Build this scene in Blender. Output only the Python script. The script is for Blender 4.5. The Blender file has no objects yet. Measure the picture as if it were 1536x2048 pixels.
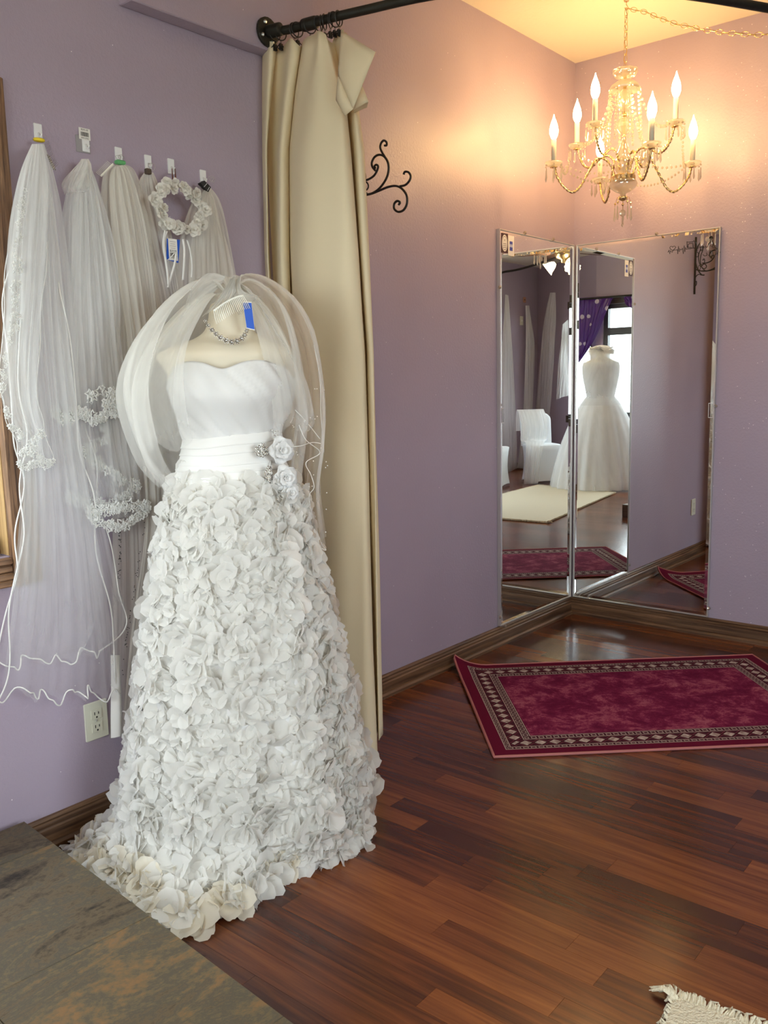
import bpy, bmesh, math, random
import numpy as np
from mathutils import Vector, Matrix, noise
sc = bpy.context.scene
col = sc.collection
random.seed(7)
PI = math.pi
# ------------------------------------------------------------------ camera
CAMP = np.array([-4.218, -2.214, 1.27]); FPX = 1752.5
YAW, PIT, ROL = 0.696, -0.148, -0.022
_f = np.array([math.cos(PIT)*math.cos(YAW), math.cos(PIT)*math.sin(YAW), math.sin(PIT)])
_r = np.array([math.sin(YAW), -math.cos(YAW), 0.]); _u = np.cross(_r, _f)
_r2 = math.cos(ROL)*_r + math.sin(ROL)*_u; _u2 = -math.sin(ROL)*_r + math.cos(ROL)*_u
cd = bpy.data.cameras.new('camera'); cam = bpy.data.objects.new('camera', cd); col.objects.link(cam)
cd.sensor_fit = 'VERTICAL'; cd.sensor_height = 36.0; cd.lens = FPX/2048*36.0; cd.clip_start = 0.02
M = Matrix(((_r2[0], _u2[0], -_f[0], CAMP[0]), (_r2[1], _u2[1], -_f[1], CAMP[1]), (_r2[2], _u2[2], -_f[2], CAMP[2]), (0, 0, 0, 1)))
cam.matrix_world = M; sc.camera = cam
# ------------------------------------------------------------------ world, exposure
sc.view_settings.view_transform = 'Standard'; sc.view_settings.look = 'None'
sc.view_settings.gamma = 1.0; sc.view_settings.use_curve_mapping = False
sc.view_settings.exposure = 0.0
w = bpy.data.worlds.new('sky'); sc.world = w; w.use_nodes = True
SKY = 15.5
w.node_tree.nodes['Background'].inputs[0].default_value = (0.86, 0.93, 1.0, 1)
w.node_tree.nodes['Background'].inputs[1].default_value = SKY
sc.cycles.transparent_max_bounces = 40
sc.cycles.max_bounces = 10; sc.cycles.diffuse_bounces = 5; sc.cycles.glossy_bounces = 8; sc.cycles.transmission_bounces = 8
sc.cycles.caustics_reflective = False; sc.cycles.caustics_refractive = False
sc.cycles.sample_clamp_indirect = 6.0
BULB_STRENGTH = 150.0
FAN_STRENGTH = 45.0
def portal(name, loc, rot, sx, sy):
    l = bpy.data.lights.new(name, 'AREA'); l.shape = 'RECTANGLE'; l.size = sx; l.size_y = sy
    l.cycles.is_portal = True
    o = bpy.data.objects.new(name, l); col.objects.link(o); o.location = loc; o.rotation_euler = rot
# room plan: wall_left is y=0, wall_right is x=0 (camera frame), the rest lies behind the camera and shows in the mirrors
H = 2.82
A_ = (-7.1, -4.3); B_ = (-6.4, -3.05)
portal('portal', (-6.42, -1.75, 1.45), (0, -PI/2, 0), 1.4, 2.4)
portal('portal', (-3.95, 0.04, 1.45), (-PI/2, 0, 0), 1.4, 1.3)
portal('portal', (-3.3, -4.34, 1.45), (PI/2, 0, 0), 1.8, 1.4)
# ------------------------------------------------------------------ pixel rays onto real planes
def ray(x, y): return _f + _r2*(x-768)/FPX - _u2*(y-1024)/FPX
def onY(x, y, Y=0.):
    d = ray(x, y); return CAMP + d*(Y-CAMP[1])/d[1]
def onX(x, y, X=0.):
    d = ray(x, y); return CAMP + d*(X-CAMP[0])/d[0]
def onZ(x, y, Z=0.):
    d = ray(x, y); return CAMP + d*(Z-CAMP[2])/d[2]
def onP(x, y, P, n):
    d = ray(x, y); P = np.array(P, float); n = np.array(n, float)
    return CAMP + d*((P-CAMP) @ n)/(d @ n)
# ------------------------------------------------------------------ object helpers
def tag(o, label=None, cat=None, group=None, kind=None):
    if label: o['label'] = label
    if cat: o['category'] = cat
    if group: o['group'] = group
    if kind: o['kind'] = kind
    return o
def empty(name, loc, label, cat, group=None):
    o = bpy.data.objects.new(name, None); col.objects.link(o); o.location = loc
    o.empty_display_size = 0.05
    return tag(o, label, cat, group)
class MB:
    def __init__(s): s.v = []; s.f = []; s.uv = []
    def add(s, vs, fs, uvs=None):
        b = len(s.v); s.v.extend([tuple(map(float, p)) for p in vs]); s.f.extend([tuple(i+b for i in q) for q in fs])
        s.uv.extend(uvs if uvs is not None else [(0., 0.)]*len(vs)); return s
    def box(s, a, b):
        x0, y0, z0 = a; x1, y1, z1 = b
        return s.add([(x0,y0,z0),(x1,y0,z0),(x1,y1,z0),(x0,y1,z0),(x0,y0,z1),(x1,y0,z1),(x1,y1,z1),(x0,y1,z1)],
              [(3,2,1,0),(4,5,6,7),(0,1,5,4),(1,2,6,5),(2,3,7,6),(3,0,4,7)])
    def cbox(s, a, b, c=.003):
        # chamfered box: stacked outline
        x0, y0, z0 = a; x1, y1, z1 = b
        c = min(c, (x1-x0)*.45, (y1-y0)*.45, (z1-z0)*.45)
        def ring(i, z): return [(x0+i, y0+i+0, z), (x1-i, y0+i, z), (x1-i, y1-i, z), (x0+i, y1-i, z)]
        vs = ring(c, z0)+ring(0, z0+c)+ring(0, z1-c)+ring(c, z1)
        fs = [(3,2,1,0),(12,13,14,15)]
        for k in range(3):
            for i in range(4):
                j = (i+1) % 4; fs.append((k*4+i, k*4+j, k*4+4+j, k*4+4+i))
        return s.add(vs, fs)
    def grid(s, P, closed=False, uv=None):
        n = len(P); m = len(P[0]); vs = [p for r in P for p in r]; fs = []
        for i in range(n-1):
            for j in range(m if closed else m-1):
                k = (j+1) % m; fs.append((i*m+j, i*m+k, (i+1)*m+k, (i+1)*m+j))
        uvs = [(j/(m-1), i/(n-1)) for i in range(n) for j in range(m)] if m > 1 else None
        return s.add(vs, fs, uvs)
    def lathe(s, prof, c=(0, 0, 0), n=24, scallop=0, amp=0.):
        P = []
        for (r, z) in prof:
            P.append([(c[0]+r*(1+amp*math.cos(scallop*2*PI*k/n))*math.cos(2*PI*k/n), c[1]+r*(1+amp*math.cos(scallop*2*PI*k/n))*math.sin(2*PI*k/n), c[2]+z) for k in range(n)])
        return s.grid(P, closed=True)
    def tube(s, pts, r=.003, n=6, closed=False, cap=True):
        pts = [Vector(p) for p in pts]; N = len(pts)
        rs = r if isinstance(r, (list, tuple)) else [r]*N
        prev = None; P = []
        for i in range(N):
            if closed: t = pts[(i+1) % N]-pts[i-1]
            else: t = pts[min(i+1, N-1)]-pts[max(i-1, 0)]
            if t.length < 1e-9: t = Vector((0, 0, 1))
            t.normalize()
            if prev is None:
                a = Vector((0, 0, 1)) if abs(t.z) < .9 else Vector((1, 0, 0)); u = t.cross(a).normalized()
            else:
                u = (prev - t*prev.dot(t))
                if u.length < 1e-6: u = t.cross(Vector((0, .3, 1)))
                u.normalize()
            prev = u; v = t.cross(u)
            P.append([tuple(pts[i]+(u*math.cos(2*PI*k/n)+v*math.sin(2*PI*k/n))*rs[i]) for k in range(n)])
        if closed: P.append(P[0])
        s.grid(P, closed=True)
        if cap and not closed:
            b = len(s.v)-N*n
            s.f.append(tuple(b+k for k in range(n))[::-1]); s.f.append(tuple(b+(N-1)*n+k for k in range(n)))
        return s
    def ball(s, c, r, n=8, m=6, sx=1, sz=1):
        P = []
        for i in range(m+1):
            a = PI*i/m; P.append([(c[0]+r*sx*math.sin(a)*math.cos(2*PI*k/n), c[1]+r*sx*math.sin(a)*math.sin(2*PI*k/n), c[2]+r*sz*math.cos(a)) for k in range(n)])
        return s.grid(P, closed=True)
    def build(s, name, mat, parent=None, smooth=False, bevel=0, loc=None):
        me = bpy.data.meshes.new(name); me.from_pydata(s.v, [], s.f)
        me.materials.append(mat)
        uvl = me.uv_layers.new(name='UVMap')
        li = np.zeros(len(me.loops), dtype=np.int32); me.loops.foreach_get('vertex_index', li)
        uvl.data.foreach_set('uv', np.array(s.uv, dtype=np.float32)[li].ravel())
        if smooth: me.polygons.foreach_set('use_smooth', [True]*len(me.polygons))
        me.validate(); me.update()
        o = bpy.data.objects.new(name, me); col.objects.link(o)
        if parent:
            o.parent = parent
            base = parent
            off = Vector((0, 0, 0))
            while base: off += base.location; base = base.parent
            o.location = -off   # vertices are world coordinates
        if loc is not None: o.location = loc
        return o
def recenter(o):
    """put a root mesh's origin at the bottom centre of its box"""
    me = o.data; co = np.zeros(len(me.vertices)*3); me.vertices.foreach_get('co', co); co = co.reshape(-1, 3)
    c = (co.min(0)+co.max(0))/2; c[2] = co[:, 2].min()
    me.vertices.foreach_set('co', (co-c).ravel()); o.location = Vector(c)+o.location; me.update(); return o
def spline(pts, n=8):
    """Catmull-Rom"""
    pts = [np.array(p, float) for p in pts]; out = []
    for i in range(len(pts)-1):
        p0 = pts[max(i-1, 0)]; p1 = pts[i]; p2 = pts[i+1]; p3 = pts[min(i+2, len(pts)-1)]
        for k in range(n):
            t = k/n; out.append(.5*((2*p1)+(p2-p0)*t+(2*p0-5*p1+4*p2-p3)*t*t+(3*p1-p0-3*p2+p3)*t**3))
    out.append(pts[-1]); return out
def poly_at(pts, t):
    """point at fraction t along a polyline, by index"""
    k = t*(len(pts)-1); i = min(int(k), len(pts)-2); f = k-i
    return np.array(pts[i])*(1-f)+np.array(pts[i+1])*f
# ------------------------------------------------------------------ materials
def mat(name, color=(.8,.8,.8), rough=.5, metal=0., spec=.5, **kw):
    m = bpy.data.materials.new(name); m.use_nodes = True; b = m.node_tree.nodes['Principled BSDF']
    b.inputs['Base Color'].default_value = (*color, 1); b.inputs['Roughness'].default_value = rough
    b.inputs['Metallic'].default_value = metal; b.inputs['Specular IOR Level'].default_value = spec
    for k, v in kw.items():
        b.inputs[k.replace('_', ' ')].default_value = v
    return m
def nd(m, t, **kw):
    n = m.node_tree.nodes.new(t)
    for k, v in kw.items(): setattr(n, k, v)
    return n
def lk(m, a, b): m.node_tree.links.new(a, b)
def bsdf(m): return m.node_tree.nodes['Principled BSDF']
def ramp(m, stops, interp='LINEAR'):
    r = nd(m, 'ShaderNodeValToRGB'); r.color_ramp.interpolation = interp
    e = r.color_ramp.elements
    e[0].position, e[0].color = stops[0][0], (*stops[0][1], 1)
    e[1].position, e[1].color = stops[-1][0], (*stops[-1][1], 1)
    for p, c in stops[1:-1]:
        q = e.new(p); q.color = (*c, 1)
    return r
def noise_n(m, vec, scale, detail=3, rough=.5, dist=0.):
    n = nd(m, 'ShaderNodeTexNoise'); n.inputs['Scale'].default_value = scale; n.inputs['Detail'].default_value = detail
    n.inputs['Roughness'].default_value = rough; n.inputs['Distortion'].default_value = dist
    if vec: lk(m, vec, n.inputs['Vector'])
    return n
def mapping(m, src, scale=(1, 1, 1), rot=(0, 0, 0), loc=(0, 0, 0)):
    p = nd(m, 'ShaderNodeMapping'); p.inputs['Scale'].default_value = scale; p.inputs['Rotation'].default_value = rot; p.inputs['Location'].default_value = loc
    lk(m, src, p.inputs['Vector']); return p.outputs[0]
def coords(m, which='Object'): return nd(m, 'ShaderNodeTexCoord').outputs[which]
def worldpos(m): return nd(m, 'ShaderNodeNewGeometry').outputs['Position']
def bump(m, h, strength=.3, dist=.01):
    b = nd(m, 'ShaderNodeBump'); b.inputs['Strength'].default_value = strength; b.inputs['Distance'].default_value = dist
    lk(m, h, b.inputs['Height']); lk(m, b.outputs[0], bsdf(m).inputs['Normal']); return b
def math_n(m, op, a, b=None):
    n = nd(m, 'ShaderNodeMath', operation=op)
    for i, q in enumerate((a, b)):
        if q is None: continue
        if hasattr(q, 'is_linked') or hasattr(q, 'links'): lk(m, q, n.inputs[i])
        else: n.inputs[i].default_value = q
    return n.outputs[0]

def wall_paint():
    m = mat('lavender_wall_paint', (.42, .355, .50), .42, spec=.5)
    p = worldpos(m)
    n1 = noise_n(m, p, 95, 3, .6); n2 = noise_n(m, p, 1.3, 2)
    cr = ramp(m, [(.3, (.36, .295, .375)), (.7, (.41, .34, .425))]); lk(m, n2.outputs[0], cr.inputs[0]); 
    # mica glitter flecks in the paint
    v = nd(m, 'ShaderNodeTexVoronoi'); v.inputs['Scale'].default_value = 62; lk(m, p, v.inputs['Vector'])
    near = math_n(m, 'LESS_THAN', v.outputs['Distance'], .09)
    cs = nd(m, 'ShaderNodeSeparateColor'); lk(m, v.outputs['Color'], cs.inputs[0])
    few = math_n(m, 'GREATER_THAN', cs.outputs[0], .955)
    fl = math_n(m, 'MULTIPLY', near, few)
    mx = nd(m, 'ShaderNodeMix', data_type='RGBA'); lk(m, fl, mx.inputs[0]); lk(m, cr.outputs[0], mx.inputs[6]); mx.inputs[7].default_value = (.95, .9, .9, 1)
    lk(m, mx.outputs[2], bsdf(m).inputs['Base Color'])
    bump(m, n1.outputs[0], .35, .004)
    return m
M_WALL = wall_paint()
M_CEIL = mat('cream_ceiling', (.80, .74, .62), .8)
bump(M_CEIL, noise_n(M_CEIL, worldpos(M_CEIL), 60, 3).outputs[0], .25, .004)

def oak(name, c0, c1, axis, rough=.4, sc_=1.):
    """wood with grain stretched along a local axis (0 x, 1 y, 2 z)"""
    m = mat(name, c0, rough)
    s = [26*sc_]*3; s[axis] = 1.6*sc_
    p = mapping(m, worldpos(m), tuple(s))
    n = noise_n(m, p, 1.5, 6, .65, .6)
    s2 = [110*sc_]*3; s2[axis] = 3*sc_
    n2 = noise_n(m, mapping(m, worldpos(m), tuple(s2)), 1., 3)
    mix = math_n(m, 'ADD', math_n(m, 'MULTIPLY', n.outputs[0], .7), math_n(m, 'MULTIPLY', n2.outputs[0], .3))
    cr = ramp(m, [(.38, c0), (.5, tuple((a+b)/2 for a, b in zip(c0, c1))), (.62, c1)]); lk(m, mix, cr.inputs[0])
    lk(m, cr.outputs[0], bsdf(m).inputs['Base Color']); bump(m, mix, .2, .002)
    return m
M_BASEX = oak('dark_oak_trim', (.055, .026, .014), (.21, .115, .06), 0)
M_BASEY = oak('dark_oak_trim_side', (.055, .026, .014), (.21, .115, .06), 1)
M_GOLDOAK = oak('golden_oak_jamb', (.28, .16, .06), (.55, .36, .16), 2)
M_CASZ = oak('oak_casing_upright', (.075, .036, .02), (.34, .19, .10), 2, sc_=2.2)
M_CASX = oak('oak_casing_level', (.075, .036, .02), (.34, .19, .10), 0, sc_=2.2)

def floor_mat():
    m = mat('cherry_floor_plank', (.2, .07, .03), .2, spec=.45)
    at = nd(m, 'ShaderNodeObjectInfo'); at2 = nd(m, 'ShaderNodeAttribute'); at2.attribute_name = 'tone'
    rnd = math_n(m, 'FRACT', math_n(m, 'ADD', at.outputs['Random'], at2.outputs['Fac']))
    off = nd(m, 'ShaderNodeCombineXYZ'); lk(m, math_n(m, 'MULTIPLY', rnd, 37.), off.inputs[1]); lk(m, math_n(m, 'MULTIPLY', rnd, 11.), off.inputs[0])
    va = nd(m, 'ShaderNodeVectorMath', operation='ADD'); lk(m, worldpos(m), va.inputs[0]); lk(m, off.outputs[0], va.inputs[1])
    p = va.outputs[0]
    n1 = noise_n(m, mapping(m, p, (20, 1.1, 1)), 1.4, 6, .6, .9)
    n2 = noise_n(m, mapping(m, p, (160, 5, 1)), 1., 3, .6)
    cr = ramp(m, [(.26, (.050, .013, .007)), (.42, (.125, .034, .012)), (.58, (.215, .066, .019)), (.78, (.32, .112, .032))])
    fac = math_n(m, 'ADD', math_n(m, 'MULTIPLY', n1.outputs[0], .62), math_n(m, 'MULTIPLY', n2.outputs[0], .2))
    fac = math_n(m, 'ADD', fac, math_n(m, 'MULTIPLY', math_n(m, 'SUBTRACT', rnd, .45), .34))
    lk(m, fac, cr.inputs[0]); lk(m, cr.outputs[0], bsdf(m).inputs['Base Color'])
    bump(m, n2.outputs[0], .06, .001)
    return m
M_FLOOR = floor_mat()

def slate_mat():
    m = mat('slate_tile', (.2, .2, .16), .5, spec=.3)
    at = nd(m, 'ShaderNodeObjectInfo')
    off = nd(m, 'ShaderNodeCombineXYZ'); lk(m, math_n(m, 'MULTIPLY', at.outputs['Random'], 9.), off.inputs[0])
    va = nd(m, 'ShaderNodeVectorMath', operation='ADD'); lk(m, worldpos(m), va.inputs[0]); lk(m, off.outputs[0], va.inputs[1])
    p = mapping(m, va.outputs[0], (2.2, 6.5, 4), (0, 0, .55))
    n1 = noise_n(m, p, 1.1, 9, .72, .7); n2 = noise_n(m, va.outputs[0], 70, 4, .7)
    cr = ramp(m, [(.32, (.025, .019, .013)), (.40, (.075, .058, .037)), (.46, (.135, .098, .056)), (.50, (.085, .075, .055)), (.55, (.135, .105, .060)), (.62, (.22, .125, .052)), (.72, (.14, .118, .082))])
    f = math_n(m, 'ADD', n1.outputs[0], math_n(m, 'MULTIPLY', math_n(m, 'SUBTRACT', n2.outputs[0], .5), .26))
    lk(m, f, cr.inputs[0]); lk(m, cr.outputs[0], bsdf(m).inputs['Base Color'])
    bump(m, math_n(m, 'ADD', n1.outputs[0], math_n(m, 'MULTIPLY', n2.outputs[0], .3)), .35, .004)
    return m
M_SLATE = slate_mat()
M_PLYWOOD = oak('dark_board', (.035, .02, .014), (.13, .075, .045), 1)

M_BLACK = mat('black_iron', (.012, .012, .012), .45)
M_PIPE = mat('black_pipe', (.03, .028, .022), .5, .6)
bump(M_PIPE, noise_n(M_PIPE, worldpos(M_PIPE), 60, 4).outputs[0], .4, .003)
M_MIRROR = mat('mirror_glass', (.90, .915, .91), 0.0, 1.0)
M_CHROME = mat('chrome', (.80, .80, .80), .22, 1.)
M_CHANNEL = mat('mirror_channel', (.62, .60, .58), .38, .7)
M_BRASS = mat('polished_brass', (.84, .66, .34), .22, 1.)
M_CANDLE = mat('candle_sleeve_plastic', (.86, .78, .60), .5)
M_IVORY = mat('ivory_plastic', (.72, .72, .60), .4)
M_DARKSLOT = mat('slot_black', (.01, .01, .01), .6)
M_WHITEP = mat('white_plastic', (.82, .82, .82), .35)
M_STEEL = mat('silver_wire', (.55, .53, .5), .3, 1.)
M_CLEARP = mat('clear_comb_plastic', (.85, .84, .76), .2)
M_YELLOW = mat('yellow_band', (.85, .62, .02), .35)
M_GREEN = mat('green_clip', (.12, .42, .16), .4)
M_BLUE = mat('blue_card', (.015, .10, .55), .5)
M_CARD = mat('white_card', (.82, .80, .76), .6)
M_INK = mat('black_ink', (.02, .02, .02), .6)
M_GREYCARD = mat('grey_plastic_card', (.33, .31, .32), .4)
M_COPPER = mat('copper_clip', (.35, .16, .09), .3, .9)
def crystal():
    m = bpy.data.materials.new('crystal'); m.use_nodes = True; nt = m.node_tree; nt.nodes.clear()
    o = nd(m, 'ShaderNodeOutputMaterial'); t = nd(m, 'ShaderNodeBsdfTransparent'); t.inputs[0].default_value = (.98, .97, .95, 1)
    g = nd(m, 'ShaderNodeBsdfGlossy'); g.inputs['Roughness'].default_value = .06; g.inputs[0].default_value = (1, .97, .9, 1)
    d = nd(m, 'ShaderNodeBsdfTranslucent'); d.inputs[0].default_value = (.95, .92, .85, 1)
    m1 = nd(m, 'ShaderNodeMixShader'); m1.inputs[0].default_value = .55; lk(m, g.outputs[0], m1.inputs[1]); lk(m, d.outputs[0], m1.inputs[2])
    m2 = nd(m, 'ShaderNodeMixShader'); m2.inputs[0].default_value = .62; lk(m, t.outputs[0], m2.inputs[1]); lk(m, m1.outputs[0], m2.inputs[2])
    lk(m, m2.outputs[0], o.inputs[0]); return m
M_CRYSTAL = crystal()
M_GEM = mat('rhinestone', (.85, .84, .80), .08, .85)
M_GEMDARK = mat('rhinestone_setting', (.28, .26, .23), .25, 1.)
M_PEARL = mat('pearl', (.85, .82, .78), .2)

def cloth_mat(name, color, trans=.3, weave=True, rough=.85):
    m = bpy.data.materials.new(name); m.use_nodes = True; nt = m.node_tree; nt.nodes.clear()
    o = nd(m, 'ShaderNodeOutputMaterial'); d = nd(m, 'ShaderNodeBsdfDiffuse'); t = nd(m, 'ShaderNodeBsdfTranslucent')
    d.inputs[0].default_value = (*color, 1); t.inputs[0].default_value = (*color, 1)
    x = nd(m, 'ShaderNodeMixShader'); x.inputs[0].default_value = trans; lk(m, d.outputs[0], x.inputs[1]); lk(m, t.outputs[0], x.inputs[2])
    if weave:
        n = noise_n(m, worldpos(m), 220, 3, .7); n2 = noise_n(m, worldpos(m), 6, 3)
        b = nd(m, 'ShaderNodeBump'); b.inputs['Strength'].default_value = .25; b.inputs['Distance'].default_value = .003
        lk(m, math_n(m, 'ADD', math_n(m, 'MULTIPLY', n.outputs[0], .3), n2.outputs[0]), b.inputs['Height']); lk(m, b.outputs[0], d.inputs['Normal'])
    lk(m, x.outputs[0], o.inputs[0]); return m
M_CANVAS = cloth_mat('cream_canvas', (.82, .71, .50), .15)
M_SATIN = mat('white_satin', (.80, .79, .76), .5, spec=.3)
M_CHIFFON = cloth_mat('white_chiffon', (.87, .865, .85), .2, False)
M_PETAL = cloth_mat('white_organza_petal', (.92, .91, .88), .55, False)
M_PETALT = cloth_mat('creamy_organza_petal', (.86, .81, .70), .45, False)
M_UNDER = cloth_mat('white_underskirt', (.80, .79, .78), .2, False)
M_FORM = mat('cream_form_jersey', (.78, .70, .55), .75)
M_LACE = cloth_mat('white_lace_thread', (.93, .93, .91), .3, False)
M_COVER = cloth_mat('white_spandex', (.80, .84, .88), .1, False)
M_FLOWER = cloth_mat('white_silk_flower', (.86, .83, .77), .35, False)
M_RUGW = mat('cream_rug', (.74, .68, .52), .95)
bump(M_RUGW, noise_n(M_RUGW, worldpos(M_RUGW), 160, 3).outputs[0], .7, .01)

def tulle(name, color, top, bottom, streak=.5, freq=26., glitter=False):
    """net: see-through with denser gathers; UV y runs down the cloth, UV x across the folds"""
    m = bpy.data.materials.new(name); m.use_nodes = True; nt = m.node_tree; nt.nodes.clear()
    o = nd(m, 'ShaderNodeOutputMaterial'); d = nd(m, 'ShaderNodeBsdfDiffuse'); t = nd(m, 'ShaderNodeBsdfTranslucent')
    d.inputs[0].default_value = (*color, 1); t.inputs[0].default_value = (*color, 1)
    x = nd(m, 'ShaderNodeMixShader'); x.inputs[0].default_value = .45; lk(m, d.outputs[0], x.inputs[1]); lk(m, t.outputs[0], x.inputs[2])
    tr = nd(m, 'ShaderNodeBsdfTransparent'); mx = nd(m, 'ShaderNodeMixShader')
    uv = coords(m, 'UV'); sp = nd(m, 'ShaderNodeSeparateXYZ'); lk(m, uv, sp.inputs[0])
    oi = nd(m, 'ShaderNodeObjectInfo'); off = nd(m, 'ShaderNodeCombineXYZ'); lk(m, math_n(m, 'MULTIPLY', oi.outputs['Random'], 5.), off.inputs[0])
    va = nd(m, 'ShaderNodeVectorMath', operation='ADD'); lk(m, uv, va.inputs[0]); lk(m, off.outputs[0], va.inputs[1])
    n = noise_n(m, mapping(m, va.outputs[0], (freq, 1.6, 1)), 1., 5, .65, .8)
    n2 = noise_n(m, mapping(m, va.outputs[0], (3.2, 2.2, 1)), 1., 2, .5, 1.)
    mr = nd(m, 'ShaderNodeMapRange'); mr.inputs['From Min'].default_value = 0; mr.inputs['From Max'].default_value = 1
    mr.inputs['To Min'].default_value = top; mr.inputs['To Max'].default_value = bottom; lk(m, sp.outputs[1], mr.inputs[0])
    s = math_n(m, 'MULTIPLY', math_n(m, 'SUBTRACT', n.outputs[0], .5), streak*2.2)
    s2 = math_n(m, 'MULTIPLY', math_n(m, 'SUBTRACT', n2.outputs[0], .5), .5)
    a = math_n(m, 'MULTIPLY', mr.outputs[0], math_n(m, 'ADD', math_n(m, 'ADD', s, s2), 1.))
    cl = nd(m, 'ShaderNodeClamp'); cl.inputs[1].default_value = .03; cl.inputs[2].default_value = .95; lk(m, a, cl.inputs[0])
    lk(m, cl.outputs[0], mx.inputs[0]); lk(m, tr.outputs[0], mx.inputs[1]); lk(m, x.outputs[0], mx.inputs[2])
    lk(m, mx.outputs[0], o.inputs[0]); return m
M_TUL = tulle('white_tulle', (.93, .93, .92), .80, .42, .35, 13.)
M_TULS = tulle('white_tulle_sheer', (.93, .93, .92), .80, .18, .5, 9.)
M_TULV = tulle('ivory_tulle_pouf', (.95, .94, .90), .92, .20, .35, 8.)
M_TULD = tulle('thick_tulle', (.93, .92, .88), .95, .80, .25, 14.)
M_TULG = tulle('ivory_tulle', (.90, .87, .80), .85, .50, .3, 11.)

# ==================================================================  STRUCTURE
def struct(o): return tag(o, kind='structure')
T = .12
WX0, WX1, WZ0, WZ1 = -4.75, -3.108, .835, 1.96   # opening of the window in the left wall
mb = MB()
mb.box((WX1, 0, 0), (0, T, H)); mb.box((-6.4, 0, 0), (WX0, T, H)); mb.box((WX0, 0, 0), (WX1, T, WZ0)); mb.box((WX0, 0, WZ1), (WX1, T, H))
struct(mb.build('wall_left', M_WALL))
struct(MB().box((0, -4.3, 0), (T, T, H)).build('wall_right', M_WALL))
SX0, SX1 = -4.2, -2.4  # opening for the added side window, out of every view
mb = MB(); mb.box((-7.1, -4.3-T, 0), (SX0, -4.3, H)); mb.box((SX1, -4.3-T, 0), (T, -4.3, H)); mb.box((SX0, -4.3-T, 0), (SX1, -4.3, .75)); mb.box((SX0, -4.3-T, 2.18), (SX1, -4.3, H))
struct(mb.build('wall_side', M_WALL))
CY0, CY1, CZ0, CZ1 = -2.95, -.55, .75, 2.18
mb = MB(); mb.box((-6.4-T, CY1, 0), (-6.4, 0+T, H)); mb.box((-6.4-T, -3.05, 0), (-6.4, CY0, H)); mb.box((-6.4-T, CY0, 0), (-6.4, CY1, CZ0)); mb.box((-6.4-T, CY0, CZ1), (-6.4, CY1, H))
struct(mb.build('wall_rear', M_WALL))
# angled wall between side and rear wall, with its own window
ax = np.array([*A_, 0.]); bx = np.array([*B_, 0.]); du = (bx-ax)/np.linalg.norm(bx-ax); L_ = np.linalg.norm(bx-ax); dn = np.array([-du[1], du[0], 0.])  # outward (-x side)
def ang(mb, u0, u1, z0, z1, t0=0., t1=T):
    vs = [ax+du*u+dn*t+np.array([0, 0, z]) for z in (z0, z1) for (u, t) in ((u0, t0), (u1, t0), (u1, t1), (u0, t1))]
    return mb.add(vs, [(3,2,1,0),(4,5,6,7),(0,1,5,4),(1,2,6,5),(2,3,7,6),(3,0,4,7)])
BU0, BU1 = .86, L_-.08
mb = MB(); ang(mb, 0, BU0, 0, H); ang(mb, BU1, L_, 0, H); ang(mb, BU0, BU1, 0, CZ0); ang(mb, BU0, BU1, CZ1, H)
struct(mb.build('wall_angled', M_WALL))
struct(MB().box((-7.4, -4.5, H), (.15, .15, H+.1)).build('ceiling', M_CEIL))
# soffit on the left wall that carries the pipe flange
struct(MB().cbox((-2.665, -.058, 2.315), (-1.95, -.0005, H), .003).build('trim_1', M_WALL))

# baseboards : stepped profile pushed along the wall
prof = [(0, .0), (.030, .0), (.030, .012), (.024, .02), (.015, .022), (.015, .055), (.012, .060), (.013, .068), (.008, .074), (.010, .080), (.006, .087), (0, .089)]
def baseboard(name, p0, p1, nrm, m):
    p0 = np.array(p0); p1 = np.array(p1); n = np.array(nrm); P = []
    for q in (p0, p1): P.append([q+n*(a+.0005)+np.array([0, 0, z]) for a, z in prof])
    mb = MB().grid(P); k = len(prof); mb.f.append(tuple(range(k))); mb.f.append(tuple(range(k, 2*k))[::-1])
    return struct(mb.build(name, m))
baseboard('baseboard_left', (-6.38, 0, 0), (-.002, 0, 0), (0, -1, 0), M_BASEX)
baseboard('baseboard_right', (0, -4.28, 0), (0, -.002, 0), (-1, 0, 0), M_BASEY)
baseboard('baseboard_side', (-7.05, -4.3, 0), (-.002, -4.3, 0), (0, 1, 0), M_BASEX)
baseboard('baseboard_rear', (-6.4, -3.04, 0), (-6.4, -.002, 0), (1, 0, 0), M_BASEY)

# floor : planks running towards the photographer, the near ones each an object
fl = struct(MB().box((-7.4, -4.5, -.12), (.15, .15, -.009)).build('floor', mat('subfloor', (.05, .02, .01), .8)))
PW = .070; rnd = random.Random(3); far = MB(); tone = []
PL = {}
k = 0; x = .0
while x > -7.3:
    y = .1 + rnd.uniform(0, .9)
    while y > -4.45:
        L = rnd.choice([.40, .62, .85, 1.1, 1.3]); y0 = max(y-L, -4.45); y1 = min(y, .0)
        if y1-y0 > .02:
            near = x > -3.3 and y1 > -1.95
            a = (x-PW+.0003, y0+.0003, -.009); b = (x-.0003, y1-.0003, 0.)
            if near: PL[(a, b)] = 1
            else: far.box(a, b); tone += [rnd.random()]*8
        y -= L
    x -= PW
for (a, b) in PL:
    c = ((a[0]+b[0])/2, (a[1]+b[1])/2, 0)
    o = MB().box(tuple(np.array(a)-c), tuple(np.array(b)-c)).build('plank', M_FLOOR, fl, loc=c)
fo = far.build('plank', M_FLOOR, fl); tag(fo, kind='stuff')
atr = fo.data.attributes.new('tone', 'FLOAT', 'POINT')
if len(tone) == len(fo.data.vertices): atr.data.foreach_set('value', tone)

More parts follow.
